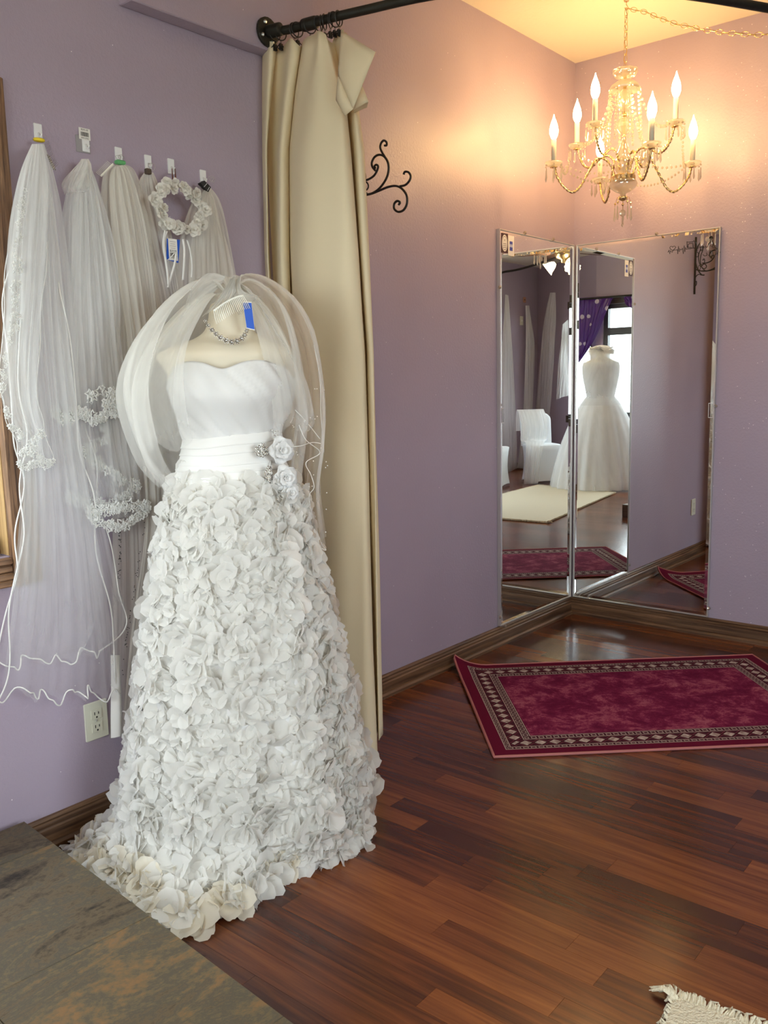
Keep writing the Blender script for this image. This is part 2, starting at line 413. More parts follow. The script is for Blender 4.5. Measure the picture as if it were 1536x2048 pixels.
# ------------------------------------------------------------------ windows
M_GLASS = bpy.data.materials.new('window_glass'); M_GLASS.use_nodes = True
_nt = M_GLASS.node_tree; _nt.nodes.clear(); _o = nd(M_GLASS, 'ShaderNodeOutputMaterial'); _t = nd(M_GLASS, 'ShaderNodeBsdfTransparent'); _t.inputs[0].default_value = (.95, .97, .96, 1)
_g = nd(M_GLASS, 'ShaderNodeBsdfGlossy'); _g.inputs['Roughness'].default_value = 0.; _m = nd(M_GLASS, 'ShaderNodeMixShader'); _m.inputs[0].default_value = .05
lk(M_GLASS, _t.outputs[0], _m.inputs[1]); lk(M_GLASS, _g.outputs[0], _m.inputs[2]); lk(M_GLASS, _m.outputs[0], _o.inputs[0])
w1 = struct(empty('window_1', ((WX0+WX1)/2, 0, WZ0), 'oak framed window at the left edge beside the hanging veils', 'window'))
for k in ('label', 'category'): del w1[k]
cw = .085
def casing_v(x0, x1):   # moulded upright casing : several steps across the width
    mb = MB(); xs = np.linspace(x0, x1, 5); d = [.022, .018, .012, .008] if x1 > -3.5 else [.008, .012, .018, .022]
    for i in range(4): mb.cbox((xs[i]+.0008, -d[i]-.006, WZ0-.08), (xs[i+1]-.0008, -.0005, WZ1+.08), .003)
    return mb
casing_v(WX1-.003, WX1+cw-.006).build('casing', M_CASZ, w1); casing_v(WX0-cw+.01, WX0+.01).build('casing', M_CASZ, w1)
for (z0, z1) in ((WZ0-.08, WZ0), (WZ1, WZ1+.08)):
    mb = MB(); zs = np.linspace(z0, z1, 5)
    for i in range(4): mb.cbox((WX0-.01, -.014-.004*(i % 2), zs[i]+.0008), (WX1-.004, -.0005, zs[i+1]-.0008), .003)
    mb.build('casing', M_CASX, w1)
mb = MB()  # sash set back in the opening
sx0, sx1, sz0, sz1 = WX0+.003, WX1-.003, WZ0+.003, WZ1-.003
mb.cbox((sx0, .03, sz0), (sx0+.05, .08, sz1)); mb.cbox((sx1-.018, .05, sz0), (sx1, .08, sz1)); mb.cbox((sx0+.05, .03, sz0), (sx1-.018, .08, sz0+.05)); mb.cbox((sx0+.05, .03, sz1-.05), (sx1-.018, .08, sz1))
mb.build('sash', M_CASZ, w1)
MB().box((WX1-.004, .0005, WZ0+.003), (WX1-.0005, .05, WZ1-.003)).build('jamb', M_GOLDOAK, w1)
MB().box((sx0+.05, .054, sz0+.05), (sx1-.018, .058, sz1-.05)).build('pane', M_GLASS, w1)
MB().cbox((sx1-.30, .012, sz0+.004), (sx1-.06, .028, sz0+.04), .003).build('sash_lock', mat('dark_bronze', (.05, .05, .045), .4, .5), w1)
M_DKFRAME = mat('dark_window_frame', (.055, .055, .055), .5)
M_CASR = oak('rear_casing', (.03, .022, .018), (.10, .07, .05), 1)
w2 = struct(bpy.data.objects.new('window_2', None)); col.objects.link(w2); w2.location = (-6.4, (CY0+CY1)/2, CZ0)
def rwin(parent, F, u0, u1):
    """window frame in a wall frame: F(mb,u0,u1,z0,z1,t0,t1)"""
    mb = MB(); e = .004; F(mb, u0+e, u0+.06, CZ0+e, CZ1-e, .02, .09); F(mb, u1-.06, u1-e, CZ0+e, CZ1-e, .02, .09)
    F(mb, u0+.06, u1-.06, CZ0+e, CZ0+.06, .02, .09); F(mb, u0+.06, u1-.06, CZ1-.06, CZ1-e, .02, .09); mb.build('frame', M_DKFRAME, parent)
    mb = MB(); F(mb, u0+.06, u1-.06, 1.79, 1.88, .02, .09); mb.build('transom', M_DKFRAME, parent)
    mb = MB(); F(mb, u0+.06, u1-.06, CZ0+.06, 1.79, .052, .056); mb.build('pane', M_GLASS, parent)
    mb = MB(); F(mb, u0+.06, u1-.06, 1.88, CZ1-.06, .052, .056); mb.build('pane', M_GLASS, parent)
    mb = MB(); F(mb, u0-.06, u1+.06, CZ1-.003, CZ1+.09, -.018, -.001); F(mb, u0-.06, u1+.06, CZ0-.09, CZ0+.003, -.03, -.001); mb.build('casing', M_CASR, parent)
def Fc(mb, u0, u1, z0, z1, t0, t1): return mb.box((-6.4-t1, u0, z0), (-6.4-t0, u1, z1))
rwin(w2, Fc, CY0, CY0+1.2); rwin(w2, Fc, CY0+1.2, CY1)
w3 = struct(bpy.data.objects.new('window_3', None)); col.objects.link(w3); w3.location = tuple(ax+du*(BU0+BU1)/2+np.array([0, 0, CZ0]))
def Fb(mb, u0, u1, z0, z1, t0, t1): return ang(mb, u0, u1, z0, z1, t0, t1)
rwin(w3, Fb, BU0, BU1)
w4 = struct(bpy.data.objects.new('added_window', None)); col.objects.link(w4); w4.location = ((SX0+SX1)/2, -4.3, CZ0)  # unseen window added to spread daylight more evenly over the gown
def Fs(mb, u0, u1, z0, z1, t0, t1): return mb.box((u0, -4.3-t1, z0), (u1, -4.3-t0, z1))
rwin(w4, Fs, SX0, SX1)
# neighbouring cream brick wall outside the left window, and the ground outside
gr = MB().box((-30, -30, -.45), (30, 30, -.2)).build('lawn', mat('pale_ground', (.35, .36, .30), .9)); tag(gr, 'pale ground outside the windows', 'ground', kind='structure'); gr.name = 'ground'
bw = MB().box((-7.0, 1.3, -.2), (-1.0, 1.5, 3.6)).build('garden_wall', mat('mortar', (.55, .52, .45), .9)); tag(bw, 'cream brick wall outside the oak framed window', 'wall')
recenter(bw)
M_CBRICK = mat('cream_brick', (.78, .70, .52), .85); bump(M_CBRICK, noise_n(M_CBRICK, worldpos(M_CBRICK), 40).outputs[0], .3, .01)
bm0 = MB().cbox((-.098, -.012, -.043), (.098, .0, .043), .004); first = None
nbr = 0
for i in range(24):
    for j in range(9):
        xx = -3.95+j*.206+(.103 if i % 2 else 0)-.2; zz = .62+i*.095
        if first is None: first = bm0.build('brick', M_CBRICK, bw, loc=(0, 0, 0)); o = first
        else: o = first.copy(); col.objects.link(o)
        o.location = Vector((xx+.6, 1.3, zz))-bw.location; nbr += 1

# ------------------------------------------------------------------ slate topped platform, bottom left
PZ = .118
pe = [(-3.148, -.004), (-3.235, -1.20)]          # right edge of its top
plat = empty('tiled_platform', (-3.75, -.6, 0), 'low platform topped with mottled grey-brown slate tiles in the near left corner', 'platform')
def edge_x(y): return pe[0][0]+(pe[1][0]-pe[0][0])*(y-pe[0][1])/(pe[1][1]-pe[0][1])
ytop, ybot, xl = -.034, -1.20, -4.6
vs = []; mb = MB()
vs = [(xl, ybot, .001), (edge_x(ybot), ybot, .001), (edge_x(ytop), ytop, .001), (xl, ytop, .001)]
vs += [(a, b, PZ-.012) for a, b, c in vs]
mb.add(vs, [(3,2,1,0),(4,5,6,7),(0,1,5,4),(1,2,6,5),(2,3,7,6),(3,0,4,7)]); mb.build('platform_box', M_PLYWOOD, plat)
# tiles, about 0.40 x 0.40, joints square to the right edge
gx = np.array([pe[1][0]-pe[0][0], pe[1][1]-pe[0][1]]); gl = np.linalg.norm(gx); gx = gx/gl; gn = np.array([gx[1], -gx[0]])
if gn[0] > 0: gn = -gn
rows = [.0, .20, .66, 1.12, 1.20]
def clip_tile(s0, s1, t0, t1):
    o = np.array(pe[0]); return [o+gx*s0+gn*t0, o+gx*s1+gn*t0, o+gx*s1+gn*t1, o+gx*s0+gn*t1]
for i in range(len(rows)-1):
    for j, (t0, t1) in enumerate(((0, .36), (.36, .82), (.82, 1.28))):
        g = .0006; q = clip_tile(rows[i]+g+(.03 if i == 0 else 0), rows[i+1]-g, t0+(g if j else 0), t1-g)
        q = [np.array([max(a[0], xl), min(max(a[1], ybot), -.033)]) for a in q]
        c = sum(q)/4
        cc = [a+(c-a)*.004 for a in q]
        vs = [(*a, PZ-.0115) for a in q]+[(*a, PZ-.0015) for a in q]+[(*a, PZ) for a in cc]
        fs = [(3,2,1,0), (8,9,10,11)]+[(k*4+a, k*4+(a+1) % 4, k*4+4+(a+1) % 4, k*4+4+a) for k in range(2) for a in range(4)]
        MB().add(vs, fs).build('tile', M_SLATE, plat)

# ------------------------------------------------------------------ mirrors
def mirror(name, label, F, W, z0, z1, extra):
    """F(u,z,d) -> point ; u from the corner outward, d out from the wall"""
    root = empty(name, tuple(F(W/2, z0, .0)), label, 'mirror')
    def bx(mb, u0, u1, a0, a1, d0, d1):
        vs = [F(u, z, d) for z in (a0, a1) for (u, d) in ((u0, d0), (u1, d0), (u1, d1), (u0, d1))]
        return mb.add(vs, [(3,2,1,0),(4,5,6,7),(0,1,5,4),(1,2,6,5),(2,3,7,6),(3,0,4,7)])
    D = .016; u0, u1 = .024, W
    mb = MB(); bx(mb, u0, u1, z0, z1, .001, D-.003); mb.build('backing', M_CHANNEL, root)
    b = .016; i0, i1, j0, j1 = u0+.004, u1-.004, z0+.004, z1-.004
    O = [F(i0, j0, D-.002), F(i1, j0, D-.002), F(i1, j1, D-.002), F(i0, j1, D-.002)]; I = [F(i0+b, j0+b, D), F(i1-b, j0+b, D), F(i1-b, j1-b, D), F(i0+b, j1-b, D)]
    MB().add(I, [(0, 1, 2, 3)]).build('mirror_glass', M_MIRROR, root)
    MB().add(O+I, [(k, (k+1) % 4, 4+(k+1) % 4, 4+k) for k in range(4)]).build('bevelled_edge', M_MIRROR, root)
    t = .0045
    for (a, b_, c, d) in ((u0, u1, z0, z0+t), (u0, u1, z1-t, z1), (u0, u0+t, z0+t, z1-t), (u1-t, u1, z0+t, z1-t)):
        mb = MB(); bx(mb, a, b_, c, d, D-.0029, D+.003); mb.build('frame_strip', M_CHANNEL, root)
    for (u, z) in extra:
        c = F(u, z, D+.005); mb = MB(); mb.ball(c, .0085, 10, 6); mb.build('mirror_clip', M_CRYSTAL, root)
        mb = MB(); mb.ball(F(u, z, D+.010), .0035, 8, 5); mb.build('screw', M_STEEL, root)
    return root
FL = lambda u, z, d: np.array([-u, -d, z]); FR = lambda u, z, d: np.array([-d, -u, z])
MZ0, MZ1 = .094, 1.938
mL = mirror('wall_mirror', 'tall framed mirror on the left side of the corner, two stickers at its top', FL, .735, MZ0, MZ1, [(.52, MZ1+.004), (.25, MZ1+.004), (.741, 1.68), (.741, .14), (.70, .088)])
mR = mirror('wall_mirror', 'tall framed mirror on the right side of the corner with a heartbeat line decal', FR, .752, MZ0, MZ1, [(.45, MZ1+.004), (.758, 1.12), (.758, .14)])
def flat(parent, name, F, u0, u1, z0, z1, m, d=.0165, n=0):
    if n:
        c = ((u0+u1)/2, (z0+z1)/2); vs = [F(c[0]+(u1-u0)/2*math.cos(2*PI*k/n), c[1]+(z1-z0)/2*math.sin(2*PI*k/n), d) for k in range(n)]
        return MB().add(vs, [tuple(range(n))]).build(name, m, parent)
    return MB().add([F(u0, z0, d), F(u1, z0, d), F(u1, z1, d), F(u0, z1, d)], [(0, 1, 2, 3)]).build(name, m, parent)
M_MAROON = mat('dark_maroon_sticker', (.05, .012, .018), .5)
s1 = flat(mL, 'sticker', FL, .663, .719, 1.835, 1.922, M_MAROON, .0165); s1['label'] = 'dark square sticker with a white round badge'
flat(s1, 'badge', FL, .667, .715, 1.842, 1.916, M_CARD, .0168, 24)
mb = MB()
for a in range(24):
    t0 = 2*PI*a/24; t1 = 2*PI*(a+1)/24; f = lambda t, r: FL(.691+.020*r*math.cos(t), 1.879+.031*r*math.sin(t), .0170)
    mb.add([f(t0, 1), f(t1, 1), f(t1, .93), f(t0, .93)], [(0, 1, 2, 3)])
mb.add([FL(.691, 1.886, .017), FL(.695, 1.896, .017), FL(.691, 1.894, .017), FL(.687, 1.896, .017)], [(0, 1, 2, 3)])
for k in range(3): mb.add([FL(.678, 1.875-k*.008, .017), FL(.704, 1.875-k*.008, .017), FL(.704, 1.877-k*.008, .017), FL(.678, 1.877-k*.008, .017)], [(0, 1, 2, 3)])
mb.build('print', M_MAROON, s1)
s2 = flat(mL, 'sticker', FL, .610, .661, 1.828, 1.917, M_CARD, .0165); s2['label'] = 'white sticker with a blue label on it'
flat(s2, 'blue_label', FL, .623, .649, 1.85, 1.892, mat('blue_ink', (.04, .06, .35), .5), .0168)
flat(s2, 'pale_band', FL, .623, .649, 1.866, 1.879, mat('pale_blue_ink', (.45, .50, .70), .5), .0170)
for (rt, F, uu) in ((mL, FL, .708), (mR, FR, .735)):
    mb = MB(); 
    for (a, b, c, d) in ((uu-.012, uu+.012, 1.065, 1.068), (uu-.012, uu+.012, 1.132, 1.135), (uu-.012, uu-.0095, 1.068, 1.132), (uu+.0095, uu+.012, 1.068, 1.132)):
        mb.add([F(a, c, .0166), F(b, c, .0166), F(b, d, .0166), F(a, d, .0166)], [(0, 1, 2, 3)])
    mb.build('clear_label', mat('clear_label_edge', (.75, .75, .76), .3), rt)
# vinyl decal on the right mirror : heart, heartbeat, sewing machine, tailor's form in a gown
def DR(x, y):  # crop pixels of the decal (8.533 px per photo px) onto the mirror face
    return onX(1300+x/8.533, 440+y/8.533, -.0172)
def stroke(mb, pts, r=.0011): mb.tube([DR(*p) for p in pts], r, 4)
mb = MB()
stroke(mb, [(300,548),(315,540),(322,512),(335,580),(348,520),(360,540),(378,552),(388,520),(430,480),(436,462),(420,446),(400,448),(386,466),(372,450),(350,450),(336,470),(345,495),(385,520),(420,512),(455,510),(465,500),(472,580),(485,445),(498,545),(508,485),(520,510),(540,505),(550,478),(565,578),(583,435),(594,545),(604,465),(615,500),(640,492)])
stroke(mb, [(640,492),(700,488),(700,468),(632,470),(630,365),(655,378),(735,372),(745,350),(760,372),(775,360),(790,400),(785,440),(770,470)], .0014)
stroke(mb, [(645,470),(650,420),(672,400),(730,400),(735,470)], .0014); stroke(mb, [(700,478),(775,478),(785,500)], .0014)
stroke(mb, [(785,500),(800,540),(808,440),(818,490),(835,455),(850,470),(862,452),(875,478),(890,450),(905,505),(920,450),(935,480),(945,440),(965,470),(990,440),(1000,400),(1020,380),(1030,350),(1022,330)])
stroke(mb, [(1010,310),(1025,285),(1045,275),(1065,290),(1075,312),(1010,310)], .0020); stroke(mb, [(1022,300),(1045,290),(1068,302)], .002)
stroke(mb, [(1030,320),(1045,340),(1062,322)]); stroke(mb, [(1060,345),(1065,375),(1080,400),(1100,455),(1145,500)], .0016); stroke(mb, [(1035,355),(1025,385),(1000,410),(1020,430),(1010,450)], .0014)
stroke(mb, [(1080,400),(1060,460),(1035,440)]); stroke(mb, [(1060,470),(1150,490),(1165,530),(1150,575),(1125,580),(1120,560),(1140,550)])
stroke(mb, [(900,590),(930,615),(960,610),(972,580),(960,560)]); stroke(mb, [(985,600),(1010,600),(1020,520),(1035,520),(1045,600),(1060,520),(1078,600),(1100,605),(1125,570)])
stroke(mb, [(1150,600),(1180,580),(1195,550),(1180,530)])
mb.build('decal', M_BLACK, mR)['label'] = 'black line decal of a heart, heartbeat, sewing machine and gown'

# ------------------------------------------------------------------ iron scroll bracket, stands out from the left wall behind the curtain
BX = -1.71
br = empty('scroll_bracket', (BX, 0, 1.80), 'black wrought iron scroll bracket sticking out of the wall behind the curtain', 'bracket')
MB().box((BX-.006, -.0105, 1.795), (BX+.006, -.0008, 2.16)).build('wall_bar', M_BLACK, br)
def DB(x, y): return onX(400+x/3.339, y/3.339, BX)
def rs(pts, w, n=5): return [tuple(p) for p in spline([DB(*p) for p in pts], n)]
arm = MB()
for pts, w in (([(1085,1205),(1120,1200),(1160,1175),(1182,1140),(1190,1112),(1178,1100),(1166,1110),(1172,1124)], .004),
               ([(1172,1140),(1152,1115),(1148,1085),(1165,1050),(1195,1034),(1230,1045),(1255,1085),(1260,1135),(1245,1190),(1210,1245),(1170,1280),(1120,1300),(1060,1298),(1000,1270)], .0042),
               ([(1235,1048),(1215,1015),(1204,985),(1210,955),(1228,938),(1246,950),(1246,970),(1232,972)], .004),
               ([(1090,1298),(1140,1295),(1200,1272),(1260,1248),(1310,1242),(1350,1262),(1380,1305),(1382,1360),(1360,1402),(1325,1415),(1298,1395),(1298,1360),(1318,1342),(1336,1352),(1326,1368)], .0042),
               ([(1335,1244),(1370,1236),(1398,1208),(1407,1175),(1392,1150),(1368,1148),(1360,1166)], .004)):
    arm.tube(rs(pts, w), w, 6)
arm.tube([tuple(DB(1103+22*math.cos(a), 1243+28*math.sin(a))) for a in np.linspace(0, 2*PI, 17)], .003, 5)
def BW(u, z): return (BX, -u, z)
mirp = lambda x, y: BW(max(.004, (x-690)/2570*.5), 1.815+(1220-y)/2640)
for pts, w in (([(980,450),(950,412),(900,403),(840,425),(760,500),(722,580),(718,680),(745,770),(820,870),(940,950),(1040,960)], .004),
               ([(905,520),(850,560),(820,640),(850,740),(920,815),(1020,872),(1060,880)], .003),
               ([(975,470),(958,540),(902,620),(885,720),(915,780),(975,788),(1028,745),(1022,700),(990,690),(970,715)], .003),
               ([(940,960),(840,942),(750,975),(695,1040),(695,1100),(735,1135),(778,1100),(775,1055),(745,1062)], .003)):
    arm.tube([tuple(p) for p in spline([mirp(*p) for p in pts], 5)], w, 6)
for (x, y) in ((775, 605), (855, 830), (912, 510)):
    arm.tube([mirp(x+38*math.cos(a), y+40*math.sin(a)) for a in np.linspace(0, 2*PI, 15)], .0022, 5)
arm.build('scrollwork', M_BLACK, br, smooth=True)

# ------------------------------------------------------------------ outlets and switch
def outlet(x, z, label):
    r = empty('wall_outlet', (x, 0, z-.057), label, 'outlet')
    MB().cbox((x-.036, -.0065, z-.057), (x+.036, -.0008, z+.057), .0025).build('cover_plate', M_IVORY, r)
    for s in (-.0195, .0195):
        f = MB().cbox((x-.0165, -.0088, z+s-.0145), (x+.0165, -.0066, z+s+.0145), .002).build('receptacle', M_IVORY, r)
        mb = MB(); 
        for dx, hh in ((-.0062, .0045), (.0062, .0035)): mb.box((x+dx-.0012, -.0093, z+s-hh+.003), (x+dx+.0012, -.0089, z+s+hh+.003))
        mb.add([(x+.003*math.cos(a), -.0092, z+s-.0085+.003*math.sin(a)) for a in np.linspace(0, 2*PI, 9)[:-1]], [tuple(range(8))])
        mb.build('slots', M_DARKSLOT, f)
    MB().ball((x, -.0068, z), .0028, 8, 4).build('screw', M_STEEL, r)
outlet(-2.897, .315, 'ivory duplex outlet on the lavender wall below the white veils')
outlet(-1.81, .36, 'ivory duplex outlet behind the canvas curtain, seen in the right mirror')

# ------------------------------------------------------------------ pipe rod
ROD = [(-2.17, -.059), (-2.135, -.13), (-2.11, -.28), (-2.08, -.41), (-2.03, -.60), (-1.93, -.80), (-1.75, -1.0), (-1.50, -1.17), (-1.25, -1.31), (-.9, -1.5), (-.5, -1.66), (0., -1.75)]
RZ = 2.365
rod = empty('curtain_rod', (-2.17, -.059, RZ-.04), 'black pipe curtain rod curving across the top from a round flange', 'rod')
rp = [(p[0], p[1], RZ) for p in spline(ROD, 6)]
MB().tube([p for p in rp if p[1] <= -.064 and p[0] < -.012], .0135, 14).build('pipe', M_PIPE, rod, smooth=True)
def disk(p, q, r, n=20):
    p = Vector(p); q = Vector(q); return MB().tube([p, p.lerp(q, .12), p.lerp(q, .88), q], [r*.93, r, r, r*.93], n)
d_ = Vector((.16, -.9, 0)).normalized()
p0 = Vector((-2.165, -.0595, RZ))
fg = disk(p0, p0+Vector((0, -.010, 0)), .044).build('flange', M_PIPE, rod, smooth=False)
for a in (.5, 2.07, 3.64, 5.21):
    MB().ball(p0+Vector((.030*math.cos(a), -.0105, .030*math.sin(a))), .0065, 8, 4).build('screw', M_STEEL, fg)
disk(p0+Vector((0, -.009, 0)), p0+Vector((.01, -.055, 0)), .020).build('collar', M_PIPE, rod, smooth=True)
for (i, j, r) in ((1.9, 2.6, .0185),):
    a = Vector((*ROD[1], RZ)); b = Vector((*ROD[2], RZ)); disk(a.lerp(b, .35), a.lerp(b, .68), .019).build('coupling', M_PIPE, rod, smooth=True)
disk((-.012, -1.7455, RZ), (-.001, -1.75, RZ), .044).build('flange', M_PIPE, rod)
# rings with clips
ringpts = []
def rod_at(y):
    for a, b in zip(rp, rp[1:]):
        if b[1] <= y <= a[1]:
            t = (y-a[1])/(b[1]-a[1]+1e-9); return Vector(a).lerp(Vector(b), t)
    return Vector(rp[5])
ringdir = Vector((.18, -1, 0)).normalized()
names = ['first', 'second', 'third', 'fourth', 'fifth', 'sixth', 'seventh', 'eighth', 'ninth', 'tenth', 'eleventh']
rpos = [-.085, -.102, -.148, -.160, -.208, -.240, -.250, -.262, -.282, -.297, -.312]
rr = random.Random(4)
for i, yy in enumerate(rpos):
    c = rod_at(yy)
    root = empty('curtain_ring', (c.x, c.y, RZ-.06), f'black ring with clip on the pipe rod, {names[i]} of eleven from the round flange', 'curtain ring', 'rings carrying the canvas curtain')
    tl = rr.uniform(-.5, .5); ax1 = (ringdir.cross(Vector((0, 0, 1)))).normalized(); ax1 = (ax1+ringdir*tl).normalized()
    R_ = .0215; cc = c+Vector((0, 0, -.0065))
    MB().tube([cc+ax1*(R_*math.cos(t))+Vector((0, 0, R_*math.sin(t))) for t in np.linspace(0, 2*PI, 21)[:-1]], .0019, 6, closed=True).build('ring', M_BLACK, root, smooth=True)
    q = cc+Vector((0, 0, -R_-.001))
    mb = MB(); mb.tube([q+Vector((.003*math.cos(t), 0, -.004+.004*math.sin(t))) for t in np.linspace(0, 2*PI, 9)], .0009, 4)
    mb.build('eyelet', M_BLACK, root)
    mb = MB(); mb.box((q.x-.006, q.y-.003, q.z-.028), (q.x+.006, q.y+.003, q.z-.009)); mb.tube([q+Vector((-.006, 0, -.012)), q+Vector((-.012, .004, -.02))], .0015, 4); mb.tube([q+Vector((.006, 0, -.012)), q+Vector((.012, -.004, -.02))], .0015, 4)
    mb.build('clip', M_BLACK, root)

# ------------------------------------------------------------------ canvas curtain
RD = np.array([.16, -.987, 0.]); RN = np.array([-.987, -.16, 0.])      # along the rod, and its camera side
R0 = np.array([-2.135, -.13, RZ])
def CU(x, y, d): return onP(x, y, R0+RN*d, RN)
YS = [72, 180, 300, 500, 700, 900, 1100, 1300, 1500]
COLS = [ # px at each YS, depth towards the camera, top y, bottom z (None = .03)
 ([526,524,523,522,530,545,560,572,585], -.045, 82, .05),
 ([545,536,531,534,545,560,575,588,600], .035, 84, .05),
 ([556,545,534,540,550,568,585,598,612], -.03, 92, .05),
 ([566,556,548,552,560,576,594,606,620], -.02, 96, .05),
 ([580,570,560,562,568,584,602,614,628], .045, 76, .05),
 ([602,588,576,576,582,598,616,630,644], .02, 92, .05),
 ([606,590,578,579,586,602,622,636,650], -.045, 88, .04),
 ([614,596,583,583,592,608,628,642,656], .04, 76, .02),
 ([630,614,602,606,614,630,646,660,674], .075, 66, .0),
 ([640,642,642,650,658,670,682,694,706], .085, 62, .0),
 ([650,672,680,690,700,706,714,722,732], .075, 68, .0),
 ([656,684,697,712,724,730,735,741,750], .05, 80, .0),
 ([660,688,700,716,730,735,739,745,755], .0, 86, .0),
 ([668,688,700,716,731,736,740,747,755], -.05, 76, .06),
 ([684,698,708,722,738,743,747,753,759], .0, 58, .06),
 ([688,706,722,732,744,749,753,757,762], .005, 64, .075),
 ([692,710,727,738,748,752,757,761,767], -.02, 66, .075)]
# smooth interpolation over columns and rows
NV = 60; fine = []
def colpt(c, t):   # t 0 top .. 1 bottom
    xs, d, yt, zb = COLS[c]
    top = CU(xs[0], yt, d*.5); zt = top[2]
    z = zt+(zb+.02-zt)*t
    # find px at this height by walking the rows
    zz = [CU(x, y, d)[2] for x, y in zip(xs, YS)]
    P = [CU(x, y, d*(.45+.55*min(1, max(0, (y-60)/200)))) for x, y in zip(xs, YS)]
    for i in range(len(YS)-1):
        if zz[i] >= z >= zz[i+1]:
            f = (zz[i]-z)/(zz[i]-zz[i+1]); q = P[i]*(1-f)+P[i+1]*f; return np.array([q[0], q[1], z])
    if z > zz[0]: q = P[0]
    else:
        f = (zz[-1]-z)/(zz[-2]-zz[-1]); q = P[-1]+(P[-1]-P[-2])*f
    return np.array([q[0], q[1], z])
rows = []
for i in range(NV+1):
    t = i/NV; base = [colpt(c, t) for c in range(len(COLS))]
    rows.append([tuple(q+np.array([0, 0, 0])+RN*(.004*math.sin(9*t+3*k/5.))) for k, q in enumerate(spline(base, 5))])
cur = empty('canvas_curtain', (-2.13, -.33, .02), 'floor length cream canvas curtain bunched on the black pipe rod', 'curtain')
cur['label'] = 'floor length cream canvas curtain bunched on the black pipe rod'
def solid(o, th): md = o.modifiers.new('thick', 'SOLIDIFY'); md.thickness = th; md.offset = 0; return o
solid(MB().grid(rows).build('curtain_panel', M_CANVAS, cur, smooth=True), .0022)
# the stiff top corner that flops over to the right, and the hem tab under it
def flapmesh(pts, seg=6, sag=.0):
    """pts: list of (px,py,d) corners of a quad (tl,tr,br,bl)"""
    q = [CU(x, y, d) for x, y, d in pts]; P = []
    for i in range(seg+1):
        v = i/seg; P.append([])
        for j in range(seg+1):
            u = j/seg; a = q[0]*(1-u)+q[1]*u; b = q[3]*(1-u)+q[2]*u; c = a*(1-v)+b*v
            P[-1].append(tuple(c+RN*(sag*math.sin(PI*u)*math.sin(PI*v))))
    return P
mb = MB(); mb.grid(flapmesh([(682,62,.03),(751,104,.06),(706,218,.085),(676,150,.075)], 8, .02))
mb.grid(flapmesh([(676,150,.075),(706,218,.085),(690,232,.08),(672,200,.075)], 5, .012))
solid(mb.build('folded_corner', M_CANVAS, cur, smooth=True), .002)
mb = MB(); mb.grid(flapmesh([(700,190,.05),(722,165,.04),(737,203,.045),(704,222,.06)], 6, .015)); mb.grid(flapmesh([(706,206,.055),(737,202,.045),(734,214,.02),(708,226,.02)], 5, -.008))
solid(mb.build('hem_tab', M_CANVAS, cur, smooth=True), .002)

